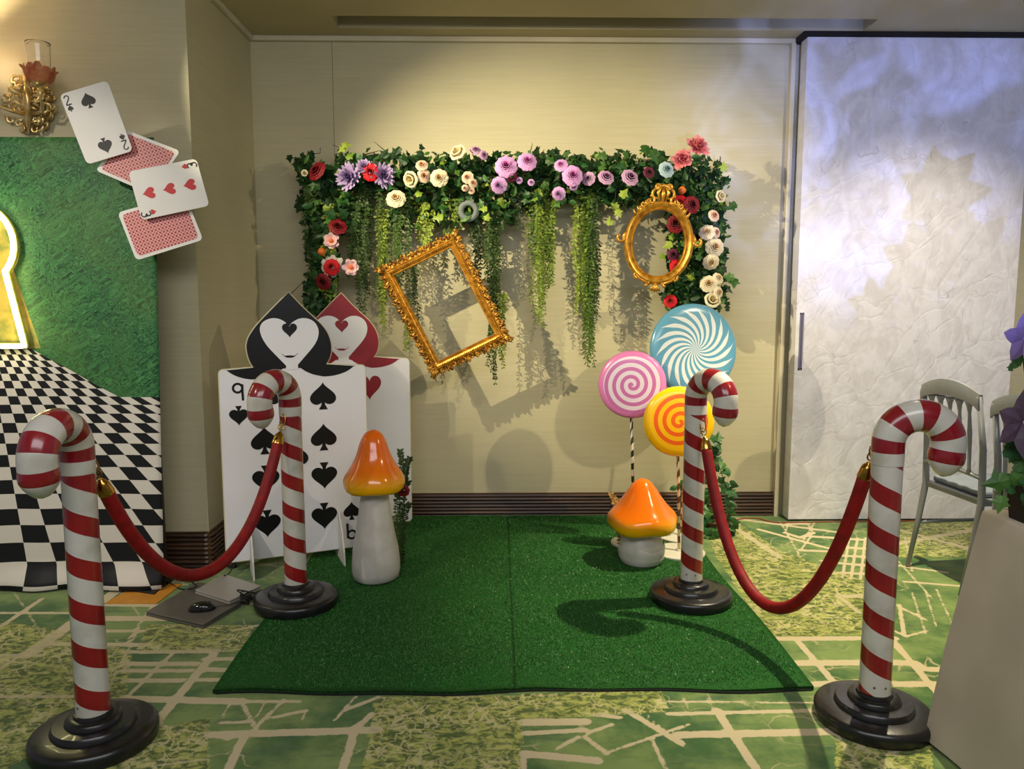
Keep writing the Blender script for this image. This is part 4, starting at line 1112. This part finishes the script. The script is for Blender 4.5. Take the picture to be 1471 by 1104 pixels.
# neon keyhole
m_neon = D.materials.new('neon_tube'); m_neon.use_nodes = True
nb_ = m_neon.node_tree.nodes['Principled BSDF']; nb_.inputs['Emission Color'].default_value = (*lin('#fff3b0'), 1); nb_.inputs['Emission Strength'].default_value = 14
m_neonb = simple('clear_yellow_acrylic', '#d8cf5c', rough=.3)
NY_ = BY-.05
a0 = math.radians(-42)
P = [(kc[0]+kr*math.cos(a0+(2*PI+2*-a0-PI)*0+t*(2*PI-(PI+2*a0))), 0, kc[1]+kr*math.sin(a0+t*(2*PI-(PI+2*a0)))) for t in [k/30 for k in range(31)]]
p_in = oy(6, 405, NY_); p_br = oy(35, 497, NY_)
P = [(a, NY_, c_) for a, _, c_ in P]
xr_, zr_ = p_br.x, p_br.z; xl_ = 2*kc[0]-xr_
ks = empty('neon_sign', (kc[0], NY_, kc[1]), 0, 'glowing pale yellow neon keyhole outline mounted on the grass backdrop', 'neon sign')
path = [V(p) for p in P]+[V((xl_, NY_, zr_)), V((xr_, NY_, zr_)), V(P[0])]
dens = []
for i in range(len(path)-1):
    n__ = max(1, int((path[i+1]-path[i]).length/.03))
    for j in range(n__): dens.append(path[i].lerp(path[i+1], j/n__))
lo = V(ks.location)
MB().tube([p-lo for p in dens], .011, 10, closed=True).build('light_tube', m_neon, ks, True)
MB().tube([p-lo+V((0, .016, 0)) for p in dens], .014, 8, closed=True).build('backing_strip', m_neonb, ks, True)
for k in (4, 15, 27): MB().tube([V(P[k])-lo+V((0, .02, 0)), V(P[k])-lo+V((0, .048, 0))], .005, 6).build('standoff', m_neonb, ks)

# ------------------------------------------------------------------ hanging playing cards
m_card = simple('card_white', '#e6e3dc', '#e0ddd6', 5, .4)
m_back = M('card_back_lattice', '#c9434a', .45)
x, y, z = m_back.coords(); 
uu, vv = (x*.97+z*.26)/.0165, (z*.97-x*.26)/.0165
d_ = ((uu.fract()-.5)*(uu.fract()-.5)+(vv.fract()-.5)*(vv.fract()-.5)).sqrt(); dd = (((uu+.5).fract()-.5)*((uu+.5).fract()-.5)+((vv+.5).fract()-.5)*((vv+.5).fract()-.5)).sqrt()
m_back.set('Base Color', m_back.mix(d_.lt(.30), m_back.mix(dd.lt(.22), '#dba39b', '#b5434a'), '#a01c2c')); m_back = m_back.m
m_ink = simple('card_ink_black', '#1a1816', rough=.5); m_inkr = simple('card_ink_red', '#c4282c', rough=.5)
def pcard(name, quad, Y, label, pips, back=None, dep=(0, 0, 0, 0)):
    """quad in px: corners of local (0,0),(1,0),(1,1),(0,1)"""
    Q = [oy(x_, y_, Y+d) for (x_, y_), d in zip(quad, dep)]
    c = sum(Q, V((0, 0, 0)))/4
    r = empty(name, c, 0, label, 'playing card', 'oversized playing cards on the wall')
    n = (Q[1]-Q[0]).cross(Q[3]-Q[0]).normalized(); n = n if n.y < 0 else -n
    W_, H_ = (Q[1]-Q[0]).length, (Q[3]-Q[0]).length
    def fn(a, b_, t): return (Q[0]*(1-a)*(1-b_)+Q[1]*a*(1-b_)+Q[2]*a*b_+Q[3]*(1-a)*b_)-c+n*t
    rx, ry = .02/W_, .02/H_
    def rr(m0):
        out = []
        for cx, cy, s0 in ((1-rx-m0/W_, 1-ry-m0/H_, 0), (rx+m0/W_, 1-ry-m0/H_, 1), (rx+m0/W_, ry+m0/H_, 2), (1-rx-m0/W_, ry+m0/H_, 3)):
            for k in range(5):
                a = s0*PI/2+k*PI/8; out.append((cx+rx*math.cos(a), cy+ry*math.sin(a)))
        return out
    MB().prism(rr(0), fn, -.004, 0).build('sheet', m_card, r)
    if back:
        MB().prism(rr(.014), fn, .0002, .0008).build('lattice_print', m_back, r)
    MB().tube([V((.01, .004, 0)), V((.01, (BY-.012 if (c.z < zt+.01 and c.x < BX1t) else CFY)-c.y, 0))], .004, 6).build('wall_mount', m_line, r)
    for nm, ink_, polys in pips:
        mb = MB()
        for k, P_ in enumerate(polys): mb.prism([(a/W_, b_/H_) for a, b_ in P_], fn, .0002, .001+.0003*k)
        mb.build(nm, ink_, r)
    return r, W_, H_
def dims(quad, Y):
    Q = [oy(x_, y_, Y) for x_, y_ in quad]; return (Q[1]-Q[0]).length, (Q[3]-Q[0]).length
def two(cx, cy, h, up=1):
    P_ = [(-.25,.28),(-.2,.42),(-.02,.5),(.18,.42),(.22,.25),(.1,.02),(-.1,-.2),(-.26,-.45)]
    f_ = lambda L: [(cx+up*a*h, cy+up*b_*h) for a, b_ in L]
    return [stroke(smoothc(f_(P_), 3), h*.12), stroke(f_([(-.3,-.47),(0,-.47),(.3,-.47)]), h*.12)]
def three(cx, cy, h, ang_):
    P_ = [(-.22,.4),(.0,.5),(.2,.38),(.18,.15),(-.02,.04),(.2,-.08),(.24,-.32),(.0,-.5),(-.24,-.38)]
    c_, s_ = math.cos(ang_), math.sin(ang_)
    return [stroke(smoothc([(cx+(a*c_-b_*s_)*h, cy+(a*s_+b_*c_)*h) for a, b_ in P_], 3), h*.13)]
def Zc(x_, y_): return (x_/2.76, y_/2.76)
CY = 3.50
q1 = [Zc(345,652), Zc(527,597), Zc(425,318), Zc(235,375)]; W1, H1 = dims(q1, CY)
pcard('playing_card', q1, CY, 'white two of spades card, topmost of the four hanging cards', [
 ('spade_pip', m_ink, spade(W1*.50, H1*.82, .062, .068, 1)), ('spade_pip', m_ink, spade(W1*.50, H1*.17, .062, .068, -1)),
 ('numeral', m_ink, two(W1*.11, H1*.895, .040, 1)), ('spade_pip', m_ink, spade(W1*.11, H1*.785, .024, .028, 1)),
 ('numeral', m_ink, two(W1*.89, H1*.105, .040, -1)), ('spade_pip', m_ink, spade(W1*.89, H1*.215, .024, .028, -1))], None, (0, 0, 0, 0))
q2 = [Zc(378,675), Zc(500,515), Zc(715,598), Zc(600,770)]
pcard('playing_card', q2, CY+.03, 'red lattice-backed card tucked behind the two of spades', [], True)
q3 = [Zc(562,872), Zc(830,815), Zc(778,628), Zc(508,680)]; W3, H3 = dims(q3, CY-.01)
hp3 = [('heart_pip', m_inkr, [heart(W3*t, H3*.5, .05, .056, rot=-PI/2)]) for t in (.20, .50, .80)]
pcard('playing_card', q3, CY-.01, 'white three of hearts card lying sideways across the others', hp3+[
 ('numeral', m_ink, three(W3*.915, H3*.88, .042, PI/2)), ('heart_pip', m_inkr, [heart(W3*.80, H3*.885, .022, .026, rot=-PI/2)]),
 ('numeral', m_ink, three(W3*.085, H3*.10, .042, -PI/2)), ('heart_pip', m_inkr, [heart(W3*.20, H3*.115, .022, .026, rot=PI/2)])])
q4 = [Zc(540,1032), Zc(805,950), Zc(733,768), Zc(466,842)]
pcard('playing_card', q4, CY+.02, 'red lattice-backed card, lowest of the four hanging cards', [], True)

# ------------------------------------------------------------------ wall sconce
m_sg = simple('shiny_gold_leaf', '#f0dca0', '#cba860', 25, .24, metal=.65)
m_glass = M('clear_glass', '#ffffff', .02); m_glass.set('Transmission Weight', 1.0); m_glass.set('IOR', 1.3); m_glass = m_glass.m
m_pet = simple('orange_silk_petal', '#b4502c', '#cf8a5c', 30, .6)
sc = oy(42, 145, CFY-.02); SL = empty('wall_sconce', (sc.x, CFY, sc.z), 0, 'ornate gold wall sconce with clear glass cup and orange petals', 'wall lamp')
kk = 3.8/FPX
def Q(px, py, d): # px relative to the photo
    p = oy(px, py, CFY-d); return p-V((sc.x, CFY, sc.z))
b = MB()
b.tube([Q(40, 190, .02), Q(40, 170, .05), Q(38, 140, .07), Q(36, 110, .05), Q(34, 92, .03)], [.02, .045, .055, .035, .012], 12, flat=.35); b.build('backplate', m_sg, SL, True); b = MB()
rs = random.Random(4)
for i in range(34):
    a = rs.uniform(0, 2*PI); rr = rs.uniform(10, 34); cx, cy = 41+rr*math.cos(a)*.9, 146+rr*math.sin(a)*1.15
    sg = rs.choice((-1, 1)); c_ = Q(cx, cy, rs.uniform(.03, .09))
    b.tube(scroll(c_, V((1, 0, 0)), V((0, rs.uniform(-.5, .5), 1)).normalized(), rs.uniform(.018, .038), rs.uniform(.6, 1.1), rs.uniform(0, 6), 14, sgn=sg), [.0085*(1-.6*j/13) for j in range(14)], 7, flat=.7)
b.build('scrollwork', m_sg, SL, True); b = MB()
for i in range(22):
    a = rs.uniform(0, 2*PI); cx, cy = 41+31*math.cos(a), 148+40*math.sin(a); sg = rs.choice((-1, 1))
    b.tube(scroll(Q(cx, cy, rs.uniform(.02, .05)), V((1, 0, 0)), V((0, 0, 1)), rs.uniform(.016, .030), .8, a, 12, sgn=sg), [.010*(1-.7*j/11) for j in range(12)], 7, flat=.6)
for i in range(14):
    a = rs.uniform(0, 2*PI); rr = rs.uniform(5, 30); q = Q(41+rr*math.cos(a), 150+rr*math.sin(a), .075); d = V((rs.uniform(-1, 1), -.3, rs.uniform(-1, 1))).normalized()
    b.tube([q-d*.03, q, q+d*.03], [.002, .012, .002], 7, flat=.6)
b.build('leaf_spray', m_sg, SL, True)
for sgn, cup in ((1, (58, 116)), (-1, (-42, 112))):
    b = MB(); b.tube([Q(40, 165, .06), Q(40+sgn*22, 160, .12), Q(cup[0], 138, .17), Q(cup[0], 124, .17)], [.009, .007, .006, .007], 10); b.build('arm', m_sg, SL, True)
    c_ = Q(cup[0], 122, .17)
    MB().lathe([(.012, -.012), (.035, .004), (.043, .02), (.03, .022), (.001, .02)], 20, Matrix.Translation(c_)).build('cup', m_sg, SL, True)
    b = MB()
    for i in range(11):
        a = 2*PI*i/11; d = V((math.cos(a), math.sin(a), 0)); s_ = V((-math.sin(a), math.cos(a), 0))
        vs = []
        for t, w_, rr_, zz_ in ((0, .012, .025, .0), (.4, .026, .05, .022), (.8, .024, .06, .055), (1, .008, .07+.01*math.sin(i*3), .075+.01*math.sin(i*5))):
            vs += [c_+d*rr_-s_*w_+V((0, 0, zz_+.004)), c_+d*(rr_+.006)+V((0, 0, zz_)), c_+d*rr_+s_*w_+V((0, 0, zz_+.004))]
        b.add(vs, [(r_*3+q_, r_*3+q_+1, r_*3+q_+4, r_*3+q_+3) for r_ in range(3) for q_ in range(2)])
    b.build('petal_collar', m_pet, SL, True)
    mb = MB()
    mb.lathe([(.036, .03), (.046, .08), (.05, .17), (.053, .185), (.050, .185), (.047, .17), (.043, .08), (.033, .034), (.001, .034)], 24, Matrix.Translation(c_)); mb.build('glass_cup', m_glass, SL, True)
    if sgn < 0:
        l = D.lights.new('sconce_bulb', 'POINT'); l.energy = 20; l.color = lin('#ffe0b4'); l.shadow_soft_size = .02
        lo_ = D.objects.new('sconce_bulb', l); col.objects.link(lo_); lo_.location = c_+V((0, 0, .1))+V((sc.x, CFY, sc.z))

# ------------------------------------------------------------------ laptops, mouse, papers, cables
m_lap = simple('dark_grey_metal', '#66625c', '#605c56', 8, .38, metal=.15); m_lap2 = simple('silver_grey_metal', '#a09c95', rough=.4, metal=.15)
m_blk = simple('gloss_black', '#0a0a0b', rough=.15, coat=.4); m_cab = simple('black_cable', '#121212', rough=.5); m_or = simple('orange_card', '#c98a2a', '#b97a22', 10, .6)
def slab(name, quad, z0, z1, mat, label, cat, extra=None):
    P_ = [fl(x_, y_, z1) for x_, y_ in quad]; c = sum(P_, V((0, 0, 0)))/4
    r = empty(name, (c.x, c.y, z0), 0, label, cat)
    pl = [(p.x-c.x, p.y-c.y) for p in P_]
    return r, pl, c
def laptop(quad, z0, mat, label):
    r, pl, c = slab('laptop', quad, z0, z0+.022, mat, label, 'laptop')
    MB().prism(pl, lambda a, b_, t: V((a, b_, t)), 0, .010).build('base', mat, r, bevel=.003)
    MB().prism([(a*.995, b_*.995) for a, b_ in pl], lambda a, b_, t: V((a, b_, t)), .012, .020).build('lid', mat, r, bevel=.003)
    MB().prism([(a*.96, b_*.96) for a, b_ in pl], lambda a, b_, t: V((a, b_, t)), .009, .0125).build('gasket', m_blk, r)
laptop([(209,877),(284,835),(366,852),(292,896)], .001, m_lap, 'closed dark grey laptop on the carpet with a black mouse on top')
laptop([(280,846),(322,823),(375,840),(330,862)], .021, m_lap2, 'closed silver grey laptop overlapping the darker laptop')
mo = fl(290, 873, .03); r = empty('computer_mouse', (mo.x, mo.y, .022), math.radians(15), 'glossy black wired mouse on the dark laptop', 'mouse')
b = MB(); vs = []; 
for i in range(9):
    ph = PI/2*i/8
    for k in range(20):
        a = 2*PI*k/20; vs.append((.058*math.cos(a)*math.cos(ph)**.7*(1), .031*math.sin(a)*math.cos(ph)**.7*(1+.12*math.cos(a)), .036*math.sin(ph)))
b.add(vs, [(i*20+k, i*20+(k+1) % 20, (i+1)*20+(k+1) % 20, (i+1)*20+k) for i in range(8) for k in range(20)]+[tuple(range(20))[::-1]])
b.build('shell', m_blk, r, True); MB().tube([(.02, 0, .034), (.038, 0, .031)], .004, 8, flat=1.4).build('scroll_wheel', m_cab, r, True)
MB().tube([(.055, 0, .008), (.10, .01, .006), (.18, .04, .005), (.27, .09, .012)], .0018, 6).build('lead', m_cab, r, True)
b = MB(); rs = random.Random(2)
r, pl, c = slab('cardboard_sheet', [(150,866),(200,838),(262,838),(225,866)], 0, .004, m_or, 'flat orange card sheet on the carpet under the rope', 'sheet')
MB().prism(pl, lambda a, b_, t: V((a, b_, t)), .001, .004).build('sheet', m_or, r)
def cable(name, pts, label, rad=.003, mat=m_cab):
    P_ = [V(p) for p in pts]; o = MB()
    sm = []
    for i in range(len(P_)-1):
        p0, p1, p2, p3 = P_[max(i-1, 0)], P_[i], P_[i+1], P_[min(i+2, len(P_)-1)]
        for j in range(6):
            t = j/6; sm.append(.5*((2*p1)+(-p0+p2)*t+(2*p0-5*p1+4*p2-p3)*t*t+(-p0+3*p1-3*p2+p3)*t**3))
    sm.append(P_[-1]); c = P_[0].copy()
    ob = o.tube(sm, rad, 6).build(name, mat, None, True, base=c); tag(ob, label, 'cable'); return ob
def tangle(cx, cy, r, n, sd, h=.05):
    rs = random.Random(sd); c = fl(cx, cy); out = []
    for i in range(n):
        a = i*2.3+rs.uniform(-.4, .4); q = r*rs.uniform(.35, 1); out.append((c.x+q*math.cos(a), c.y+q*.8*math.sin(a), rs.uniform(.004, h)))
    return out
cable('cable', [tuple(fl(322, 826, .05)), tuple(fl(330, 822, .03))]+tangle(332, 815, .05, 18, 1, .1), 'tangled black cable bundle by the lower left corner of the spades board')
cable('cable', [tuple(fl(368, 852, .03))]+tangle(352, 868, .045, 18, 5, .07)+[tuple(fl(372, 877, .004))], 'tangled black cable coil at the right end of the laptops')
cable('cable', [tuple(fl(238, 828, .004)), tuple(fl(246, 838, .004)), tuple(fl(262, 846, .006)), tuple(fl(282, 842, .05)), tuple(fl(270, 832, .03))], 'black cable running from the backdrop to the laptops')
m_rc = simple('thin_red_cable', '#8c3a2a', rough=.5)
cable('cable', [tuple(fl(1030, 752, .003)), tuple(fl(1050, 747, .003)), tuple(fl(1085, 744, .003)), tuple(fl(1118, 750, .003)), tuple(fl(1200, 749, .003)), tuple(fl(1300, 748, .003)), tuple(fl(1420, 744, .003)), tuple(fl(1500, 742, .003))], 'thin red cable along the foot of the white sliding panel', .004, m_rc)
# power tablet lying at the backdrop's hem
r, pl, c = slab('black_folder', [(180,846),(200,838),(236,838),(222,852)], 0, .01, m_cab, 'black flat box poking out under the backdrop hem', 'box')
MB().prism(pl, lambda a, b_, t: V((a, b_, t)), .001, .012).build('case', m_cab, r, bevel=.003)
MB().tube([fl(203, 841, .013)-V(r.location), fl(203, 841, .016)-V(r.location)], .008, 12).build('button', m_fin, r)

# ------------------------------------------------------------------ floor plants
m_pot = simple('brown_pot', '#5a3a22', '#4a2e1a', 20, .7)
pv = fl(1035, 764); iv = empty('ivy_plant', pv, 0, 'trailing green ivy behind the right rope, by the baseboard', 'plant')
b = MB().lathe([(.07, 0), (.085, .01), (.1, .07), (.105, .075), (.095, .075), (.09, .06), (.001, .06)], 20); b.build('pot', m_pot, iv, True)
st = MB()
LP = []
for k, P_ in enumerate((((1020,765),(1012,740),(1018,700),(1025,660),(1030,630)),((1020,765),(1000,735),(985,705),(975,695)),((1025,765),(1045,745),(1050,715),(1040,690),(1030,660)),((1030,770),(1050,765),(1058,745)),((1020,765),(1025,780),(1040,782)))):
    W_ = [oy(x_, y_, pv.y-.03*k)-pv for x_, y_ in P_]; 
    W_ = [V((p.x, p.y, max(p.z, .01))) for p in W_]; st.tube(W_, .0025, 5)
    for i in range(len(W_)-1):
        for j in range(7 if k == 0 else 5): LP.append(W_[i].lerp(W_[i+1], (j+random.random())/6))
st.build('stem', m_twig, iv, True)
for p in LP:
    o = D.objects.new('leaf', ivy_meshes[random.choice((0, 0, 1, 1, 3))]); col.objects.link(o); o.parent = iv
    o.matrix_basis = Matrix.Translation(p+V((random.gauss(0, .022), random.uniform(-.03, .02), random.gauss(0, .015)+.012))) @ rnd_orient(.6, .4) @ Matrix.Scale(random.uniform(.9, 1.4), 4)
def sprig(cx, cy, Y, stems, label, name, mat, berry=None, z0=.014):
    base = oy(cx, cy, Y); base.z = z0; r = empty(name, base, 0, label, 'plant'); 
    for P_ in stems:
        W_ = [oy(x_, y_, Y)-base for x_, y_ in P_]; W_[0] = V((W_[0].x*.4, 0, 0))
        b = MB(); b.tube(W_, .0022, 5); L_ = sum((W_[i+1]-W_[i]).length for i in range(len(W_)-1)); n_ = int(L_/.012)
        for i in range(n_):
            f_ = i/n_*(len(W_)-1); j = min(int(f_), len(W_)-2); p = W_[j].lerp(W_[j+1], f_-j)
            for sg in (-1, 1):
                d = V((sg, random.uniform(-.7, .3), random.uniform(.1, .9))).normalized(); s_ = d.cross(V((0, -1, .3))).normalized(); l = random.uniform(.014, .028)
                b.add([p, p+d*l*.5+s_*l*.28, p+d*l, p+d*l*.5-s_*l*.28], [(0, 1, 2, 3)])
        o = b.build('leafy_stem', mat, r); o['kind'] = 'stuff'
    if berry:
        q = oy(*berry, Y-.02)-base; s = 9*Y/FPX
        o = D.objects.new('rose', FM['darkred']); col.objects.link(o); o.parent = r; o.matrix_basis = Matrix.Translation(q) @ Matrix.Rotation(PI/2, 4, 'X') @ Matrix.Scale(s/.055, 4)
    return r
sprig(577, 795, 3.93, [((577,800),(576,740),(582,700),(588,690)),((577,800),(573,760),(570,715),(566,690)),((577,800),(580,760),(584,730),(590,722)),((577,800),(574,700),(578,668),(574,645)),((577,800),(582,690),(584,672),(589,656)),((577,800),(571,780),(567,760),(566,740))],
      'leafy green artificial sprig with a dark red bloom behind the tall mushroom', 'leafy_sprig', m_vdk, (580, 704))
sprig(893, 765, 4.10, [((893,770),(888,745),(884,725),(877,707)),((893,770),(890,750),(888,730),(889,716))], 'dry golden sprig behind the short mushroom', 'dry_sprig', simple('dry_ochre_leaf', '#9a7438', '#b8924a', 20, .7))

# ------------------------------------------------------------------ chairs
m_ch = simple('silver_grey_paint', '#8c8f93', '#83868a', 12, .3, metal=.25); m_pad = simple('blue_grey_vinyl', '#77818c', '#6e7883', 10, .4)
def chair(loc, rz, label):
    r = empty('banquet_chair', loc, rz, label, 'chair', 'silver spindle-back chairs')
    hw = .20
    for s_ in (-1, 1):
        MB().tube([(-.075, s_*(hw-.0), 0), (-.03, s_*hw, .25), (0, s_*hw, .45), (-.01, s_*hw, .7), (-.045, s_*(hw-.005), .95)], [.011, .014, .017, .015, .013], 12).build('rear_leg', m_ch, r, True)
        MB().tube([(.43, s_*(hw+.01), 0), (.41, s_*(hw), .25), (.40, s_*(hw), .44)], [.011, .014, .017], 12).build('front_leg', m_ch, r, True)
        MB().tube([(-.028, s_*hw, .24), (.41, s_*hw, .24)], .009, 8).build('stretcher', m_ch, r, True)
    # crest rail
    b = MB(); n = 18; pr = []
    for i in range(n+1):
        t = i/n*2-1; y_ = t*hw*1.03; zt_ = .958+.052*(1-t*t); zb_ = .893+.040*(1-t*t)
        if abs(t) > .93: zb_ -= .01
        pr.append((y_, zt_, zb_))
    vs = []
    for y_, zt_, zb_ in pr:
        xx = -.045-.012*(1-(y_/hw)**2)
        vs += [(xx-.012, y_, zb_), (xx+.012, y_, zb_), (xx+.014, y_, (zb_+zt_)/2), (xx+.008, y_, zt_), (xx-.008, y_, zt_), (xx-.014, y_, (zb_+zt_)/2)]
    fs = [(i*6+k, i*6+(k+1) % 6, (i+1)*6+(k+1) % 6, (i+1)*6+k) for i in range(n) for k in range(6)]+[tuple(range(6))[::-1], tuple(n*6+k for k in range(6))]
    b.add(vs, fs); o = b.build('crest_rail', m_ch, r, True); smooth_angle(o, 50)
    MB().tube([(-.012, -hw, .565), (-.02, -hw*.5, .575), (-.024, 0, .58), (-.02, hw*.5, .575), (-.012, hw, .565)], .011, 8).build('lower_rail', m_ch, r, True)
    for i in range(5):
        y_ = -hw+(i+1)*2*hw/6; b = MB()
        P_ = [(-.022, y_, .57), (-.024, y_, .60), (-.028, y_, .72), (-.032, y_, .77), (-.036, y_, .86), (-.045, y_, .895), (-.048, y_, .925)]
        b.tube(P_, [.013, .008, .009, .011, .010, .017, .034], 12)
        b.v = [V((p.x if p.z < .8 else -.042+(p.x+.042)*(.6-.2*(p.z-.8)/.12), p.y, p.z)) for p in b.v]; b.build('spindle', m_ch, r, True)
    b = MB(); 
    b.prism([(-.005, -hw-.01), (.42, -hw-.02), (.42, hw+.02), (-.005, hw+.01)], lambda a, c_, t: V((a, c_, t)), .43, .462); b.build('seat_frame', m_ch, r, bevel=.008)
    b = MB(); b.prism([(.02, -hw+.02), (.40, -hw+.01), (.405, hw-.01), (.02, hw-.02)], lambda a, c_, t: V((a, c_, t)), .463, .492); b.build('seat_pad', m_pad, r, bevel=.012)
    return r
chair((2.24, 3.68, 0), math.radians(6), 'silver spindle-back chair with blue-grey pad, beside the white sliding panel')
c2 = chair((2.20, 3.06, 0), math.radians(4), 'silver spindle-back chair cut off by the right picture edge, above the table')

# ------------------------------------------------------------------ covered table
m_cl = M('beige_table_linen', '#c9bda6', .85, 0, .2, 0, .2)
x, y, z = m_cl.coords(); v = m_cl.vec(x, y, z); nz = m_cl.noise(v, 4, 3)
m_cl.set('Base Color', m_cl.mix(nz.step(.3, .7), '#b9ad97', '#c4b8a2')); m_cl.bump(m_cl.noise(v, 350, 2), .1, .001); m_cl = m_cl.m
TC = fl(1413, 733, .75); TX0, TX1, TY0, TY1 = TC.x, TC.x+.75, TC.y-1.1, TC.y
tb = empty('covered_table', ((TX0+TX1)/2, (TY0+TY1)/2, 0), 0, 'table under a floor-length beige cloth at the right edge', 'table')
off = V(tb.location)
vs = []; loop = []
N1 = 26
def per(t):
    # perimeter param 0..4 clockwise from left-back corner
    k = int(t) % 4; f_ = t-int(t)
    return [((TX0, TY1), (TX1, TY1)), ((TX1, TY1), (TX1, TY0)), ((TX1, TY0), (TX0, TY0)), ((TX0, TY0), (TX0, TY1))][k], f_
PN = 120
for j, (zz, fl_) in enumerate(((.752, -.004), (.750, .001), (.744, .005), (.70, .015), (.6, .035), (.45, .065), (.3, .095), (.15, .12), (.012, .14))):
    for i in range(PN):
        (a, c_), f_ = per(i*4/PN); px, py = a[0]+(c_[0]-a[0])*f_, a[1]+(c_[1]-a[1])*f_
        cx, cy = (TX0+TX1)/2, (TY0+TY1)/2; nxx = (px-cx)/((TX1-TX0)/2); nyy = (py-cy)/((TY1-TY0)/2)
        dx = nxx**7; dy = min(nyy, 0)**9; fold = 1+.15*math.sin(i*4/PN*9.5)*(1-zz/.75)
        vs.append(V((px+dx*fl_*fold, py+dy*fl_*fold, zz))-off)
fs = [(j*PN+i, j*PN+(i+1) % PN, (j+1)*PN+(i+1) % PN, (j+1)*PN+i) for j in range(8) for i in range(PN)]
MB().add(vs, fs+[tuple(range(PN))[::-1]]).build('tablecloth', m_cl, tb, True)
smooth_angle(tb.children[0] if tb.children else D.objects['tablecloth'], 50)
b = MB().box((TX0+.02, TY0+.02, .715), (TX1-.02, TY1-.02, .745)); b.v = [p-off for p in b.v]; b.build('tabletop', m_board, tb)
for ax_ in (TX0+.06, TX1-.06):
    for ay_ in (TY0+.06, TY1-.06):
        MB().tube([V((ax_, ay_, 0))-off, V((ax_, ay_, .714))-off], .015, 8).build('leg', m_ch, tb, True)
pc = V((TX0+.075, TY1-.13, .752))
pp_ = empty('flower_pot', pc, 0, 'black square pot of ivy and purple flowers on the covered table', 'potted plant')
b = MB(); 
def ringq(w_, z_): return [(-w_, -w_, z_), (w_, -w_, z_), (w_, w_, z_), (-w_, w_, z_)]
b.add(ringq(.05, 0)+ringq(.062, .13)+ringq(.055, .13)+ringq(.052, .115), [(3, 2, 1, 0)]+[(i*4+k, i*4+(k+1) % 4, (i+1)*4+(k+1) % 4, (i+1)*4+k) for i in range(3) for k in range(4)]+[(12, 13, 14, 15)])
b.build('pot', simple('matte_black_pot', '#100d0c', rough=.6), pp_)
m_pur = leafmat('dusty_purple_petal', '#463748', '#6a556c'); big = [leafmesh('big_leaf', IVY, m_lfm, .056), leafmesh('big_leaf', IVY, m_lfd, .054)]
pm = leafmesh('purple_petal', OVAL, m_pur, .1)
def PP(x_, y_, Y=2.17): return oy(x_, y_, Y)-pc
b = MB()
for P_ in (((1470,700),(1462,660),(1468,610),(1475,560),(1468,500)),((1470,700),(1450,690),(1440,700),(1438,725)),((1472,700),(1455,640),(1445,610)),((1475,700),(1490,640),(1500,560)),((1480,700),(1510,600),(1540,450),(1560,350)),((1480,700),(1540,600),(1600,430))): b.tube([PP(*p) for p in P_], .002, 5)
b.build('stem', m_twig, pp_, True)
for x_, y_, s_, k in ((1434,692,1.1,0),(1462,688,1.0,0),(1438,722,.8,0),(1452,700,.7,1),(1465,640,1.3,1),(1455,650,1.0,1),(1468,665,1.0,0),(1478,690,1.2,1),(1458,522,.5,0),(1465,516,.5,0),(1452,528,.35,0),(1490,640,1.5,1),(1495,600,1.3,0),(1480,715,1,1),(1520,480,1.6,0),(1550,400,1.6,0),(1590,380,1.6,1),(1590,470,1.8,1),(1540,450,1.6,1),(1560,560,2,1),(1600,600,2,0),(1530,600,2,1),(1620,450,1.6,0),(1570,300,1.2,1)):
    o = D.objects.new('leaf', big[k]); col.objects.link(o); o.parent = pp_; o.matrix_basis = Matrix.Translation(PP(x_, y_, 2.12)) @ rnd_orient(.35, .2) @ Matrix.Scale(s_, 4)
for cx, cy, R_, n_ in ((1470,606,1.0,7),(1472,486,.8,6),(1530,430,1.1,7),(1560,340,1.2,7),(1600,420,1.2,7),(1545,520,1.2,7),(1620,520,1.2,7)):
    for i in range(n_):
        a = 2*PI*i/n_+.3; mt = Matrix.Translation(PP(cx, cy, 2.1)) @ Matrix.Rotation(PI/2, 4, 'X') @ Matrix.Rotation(a, 4, 'Z') @ Matrix.Rotation(.35, 4, 'X') @ Matrix.Translation((0, .05*R_, 0)) @ Matrix.Scale(R_*.95, 4)
        o = D.objects.new('petal', pm); col.objects.link(o); o.parent = pp_; o.matrix_basis = mt

# fix: mesh objects tagged without label helpers
for o in list(D.objects):
    if o.name.startswith('tmp'): D.objects.remove(o)
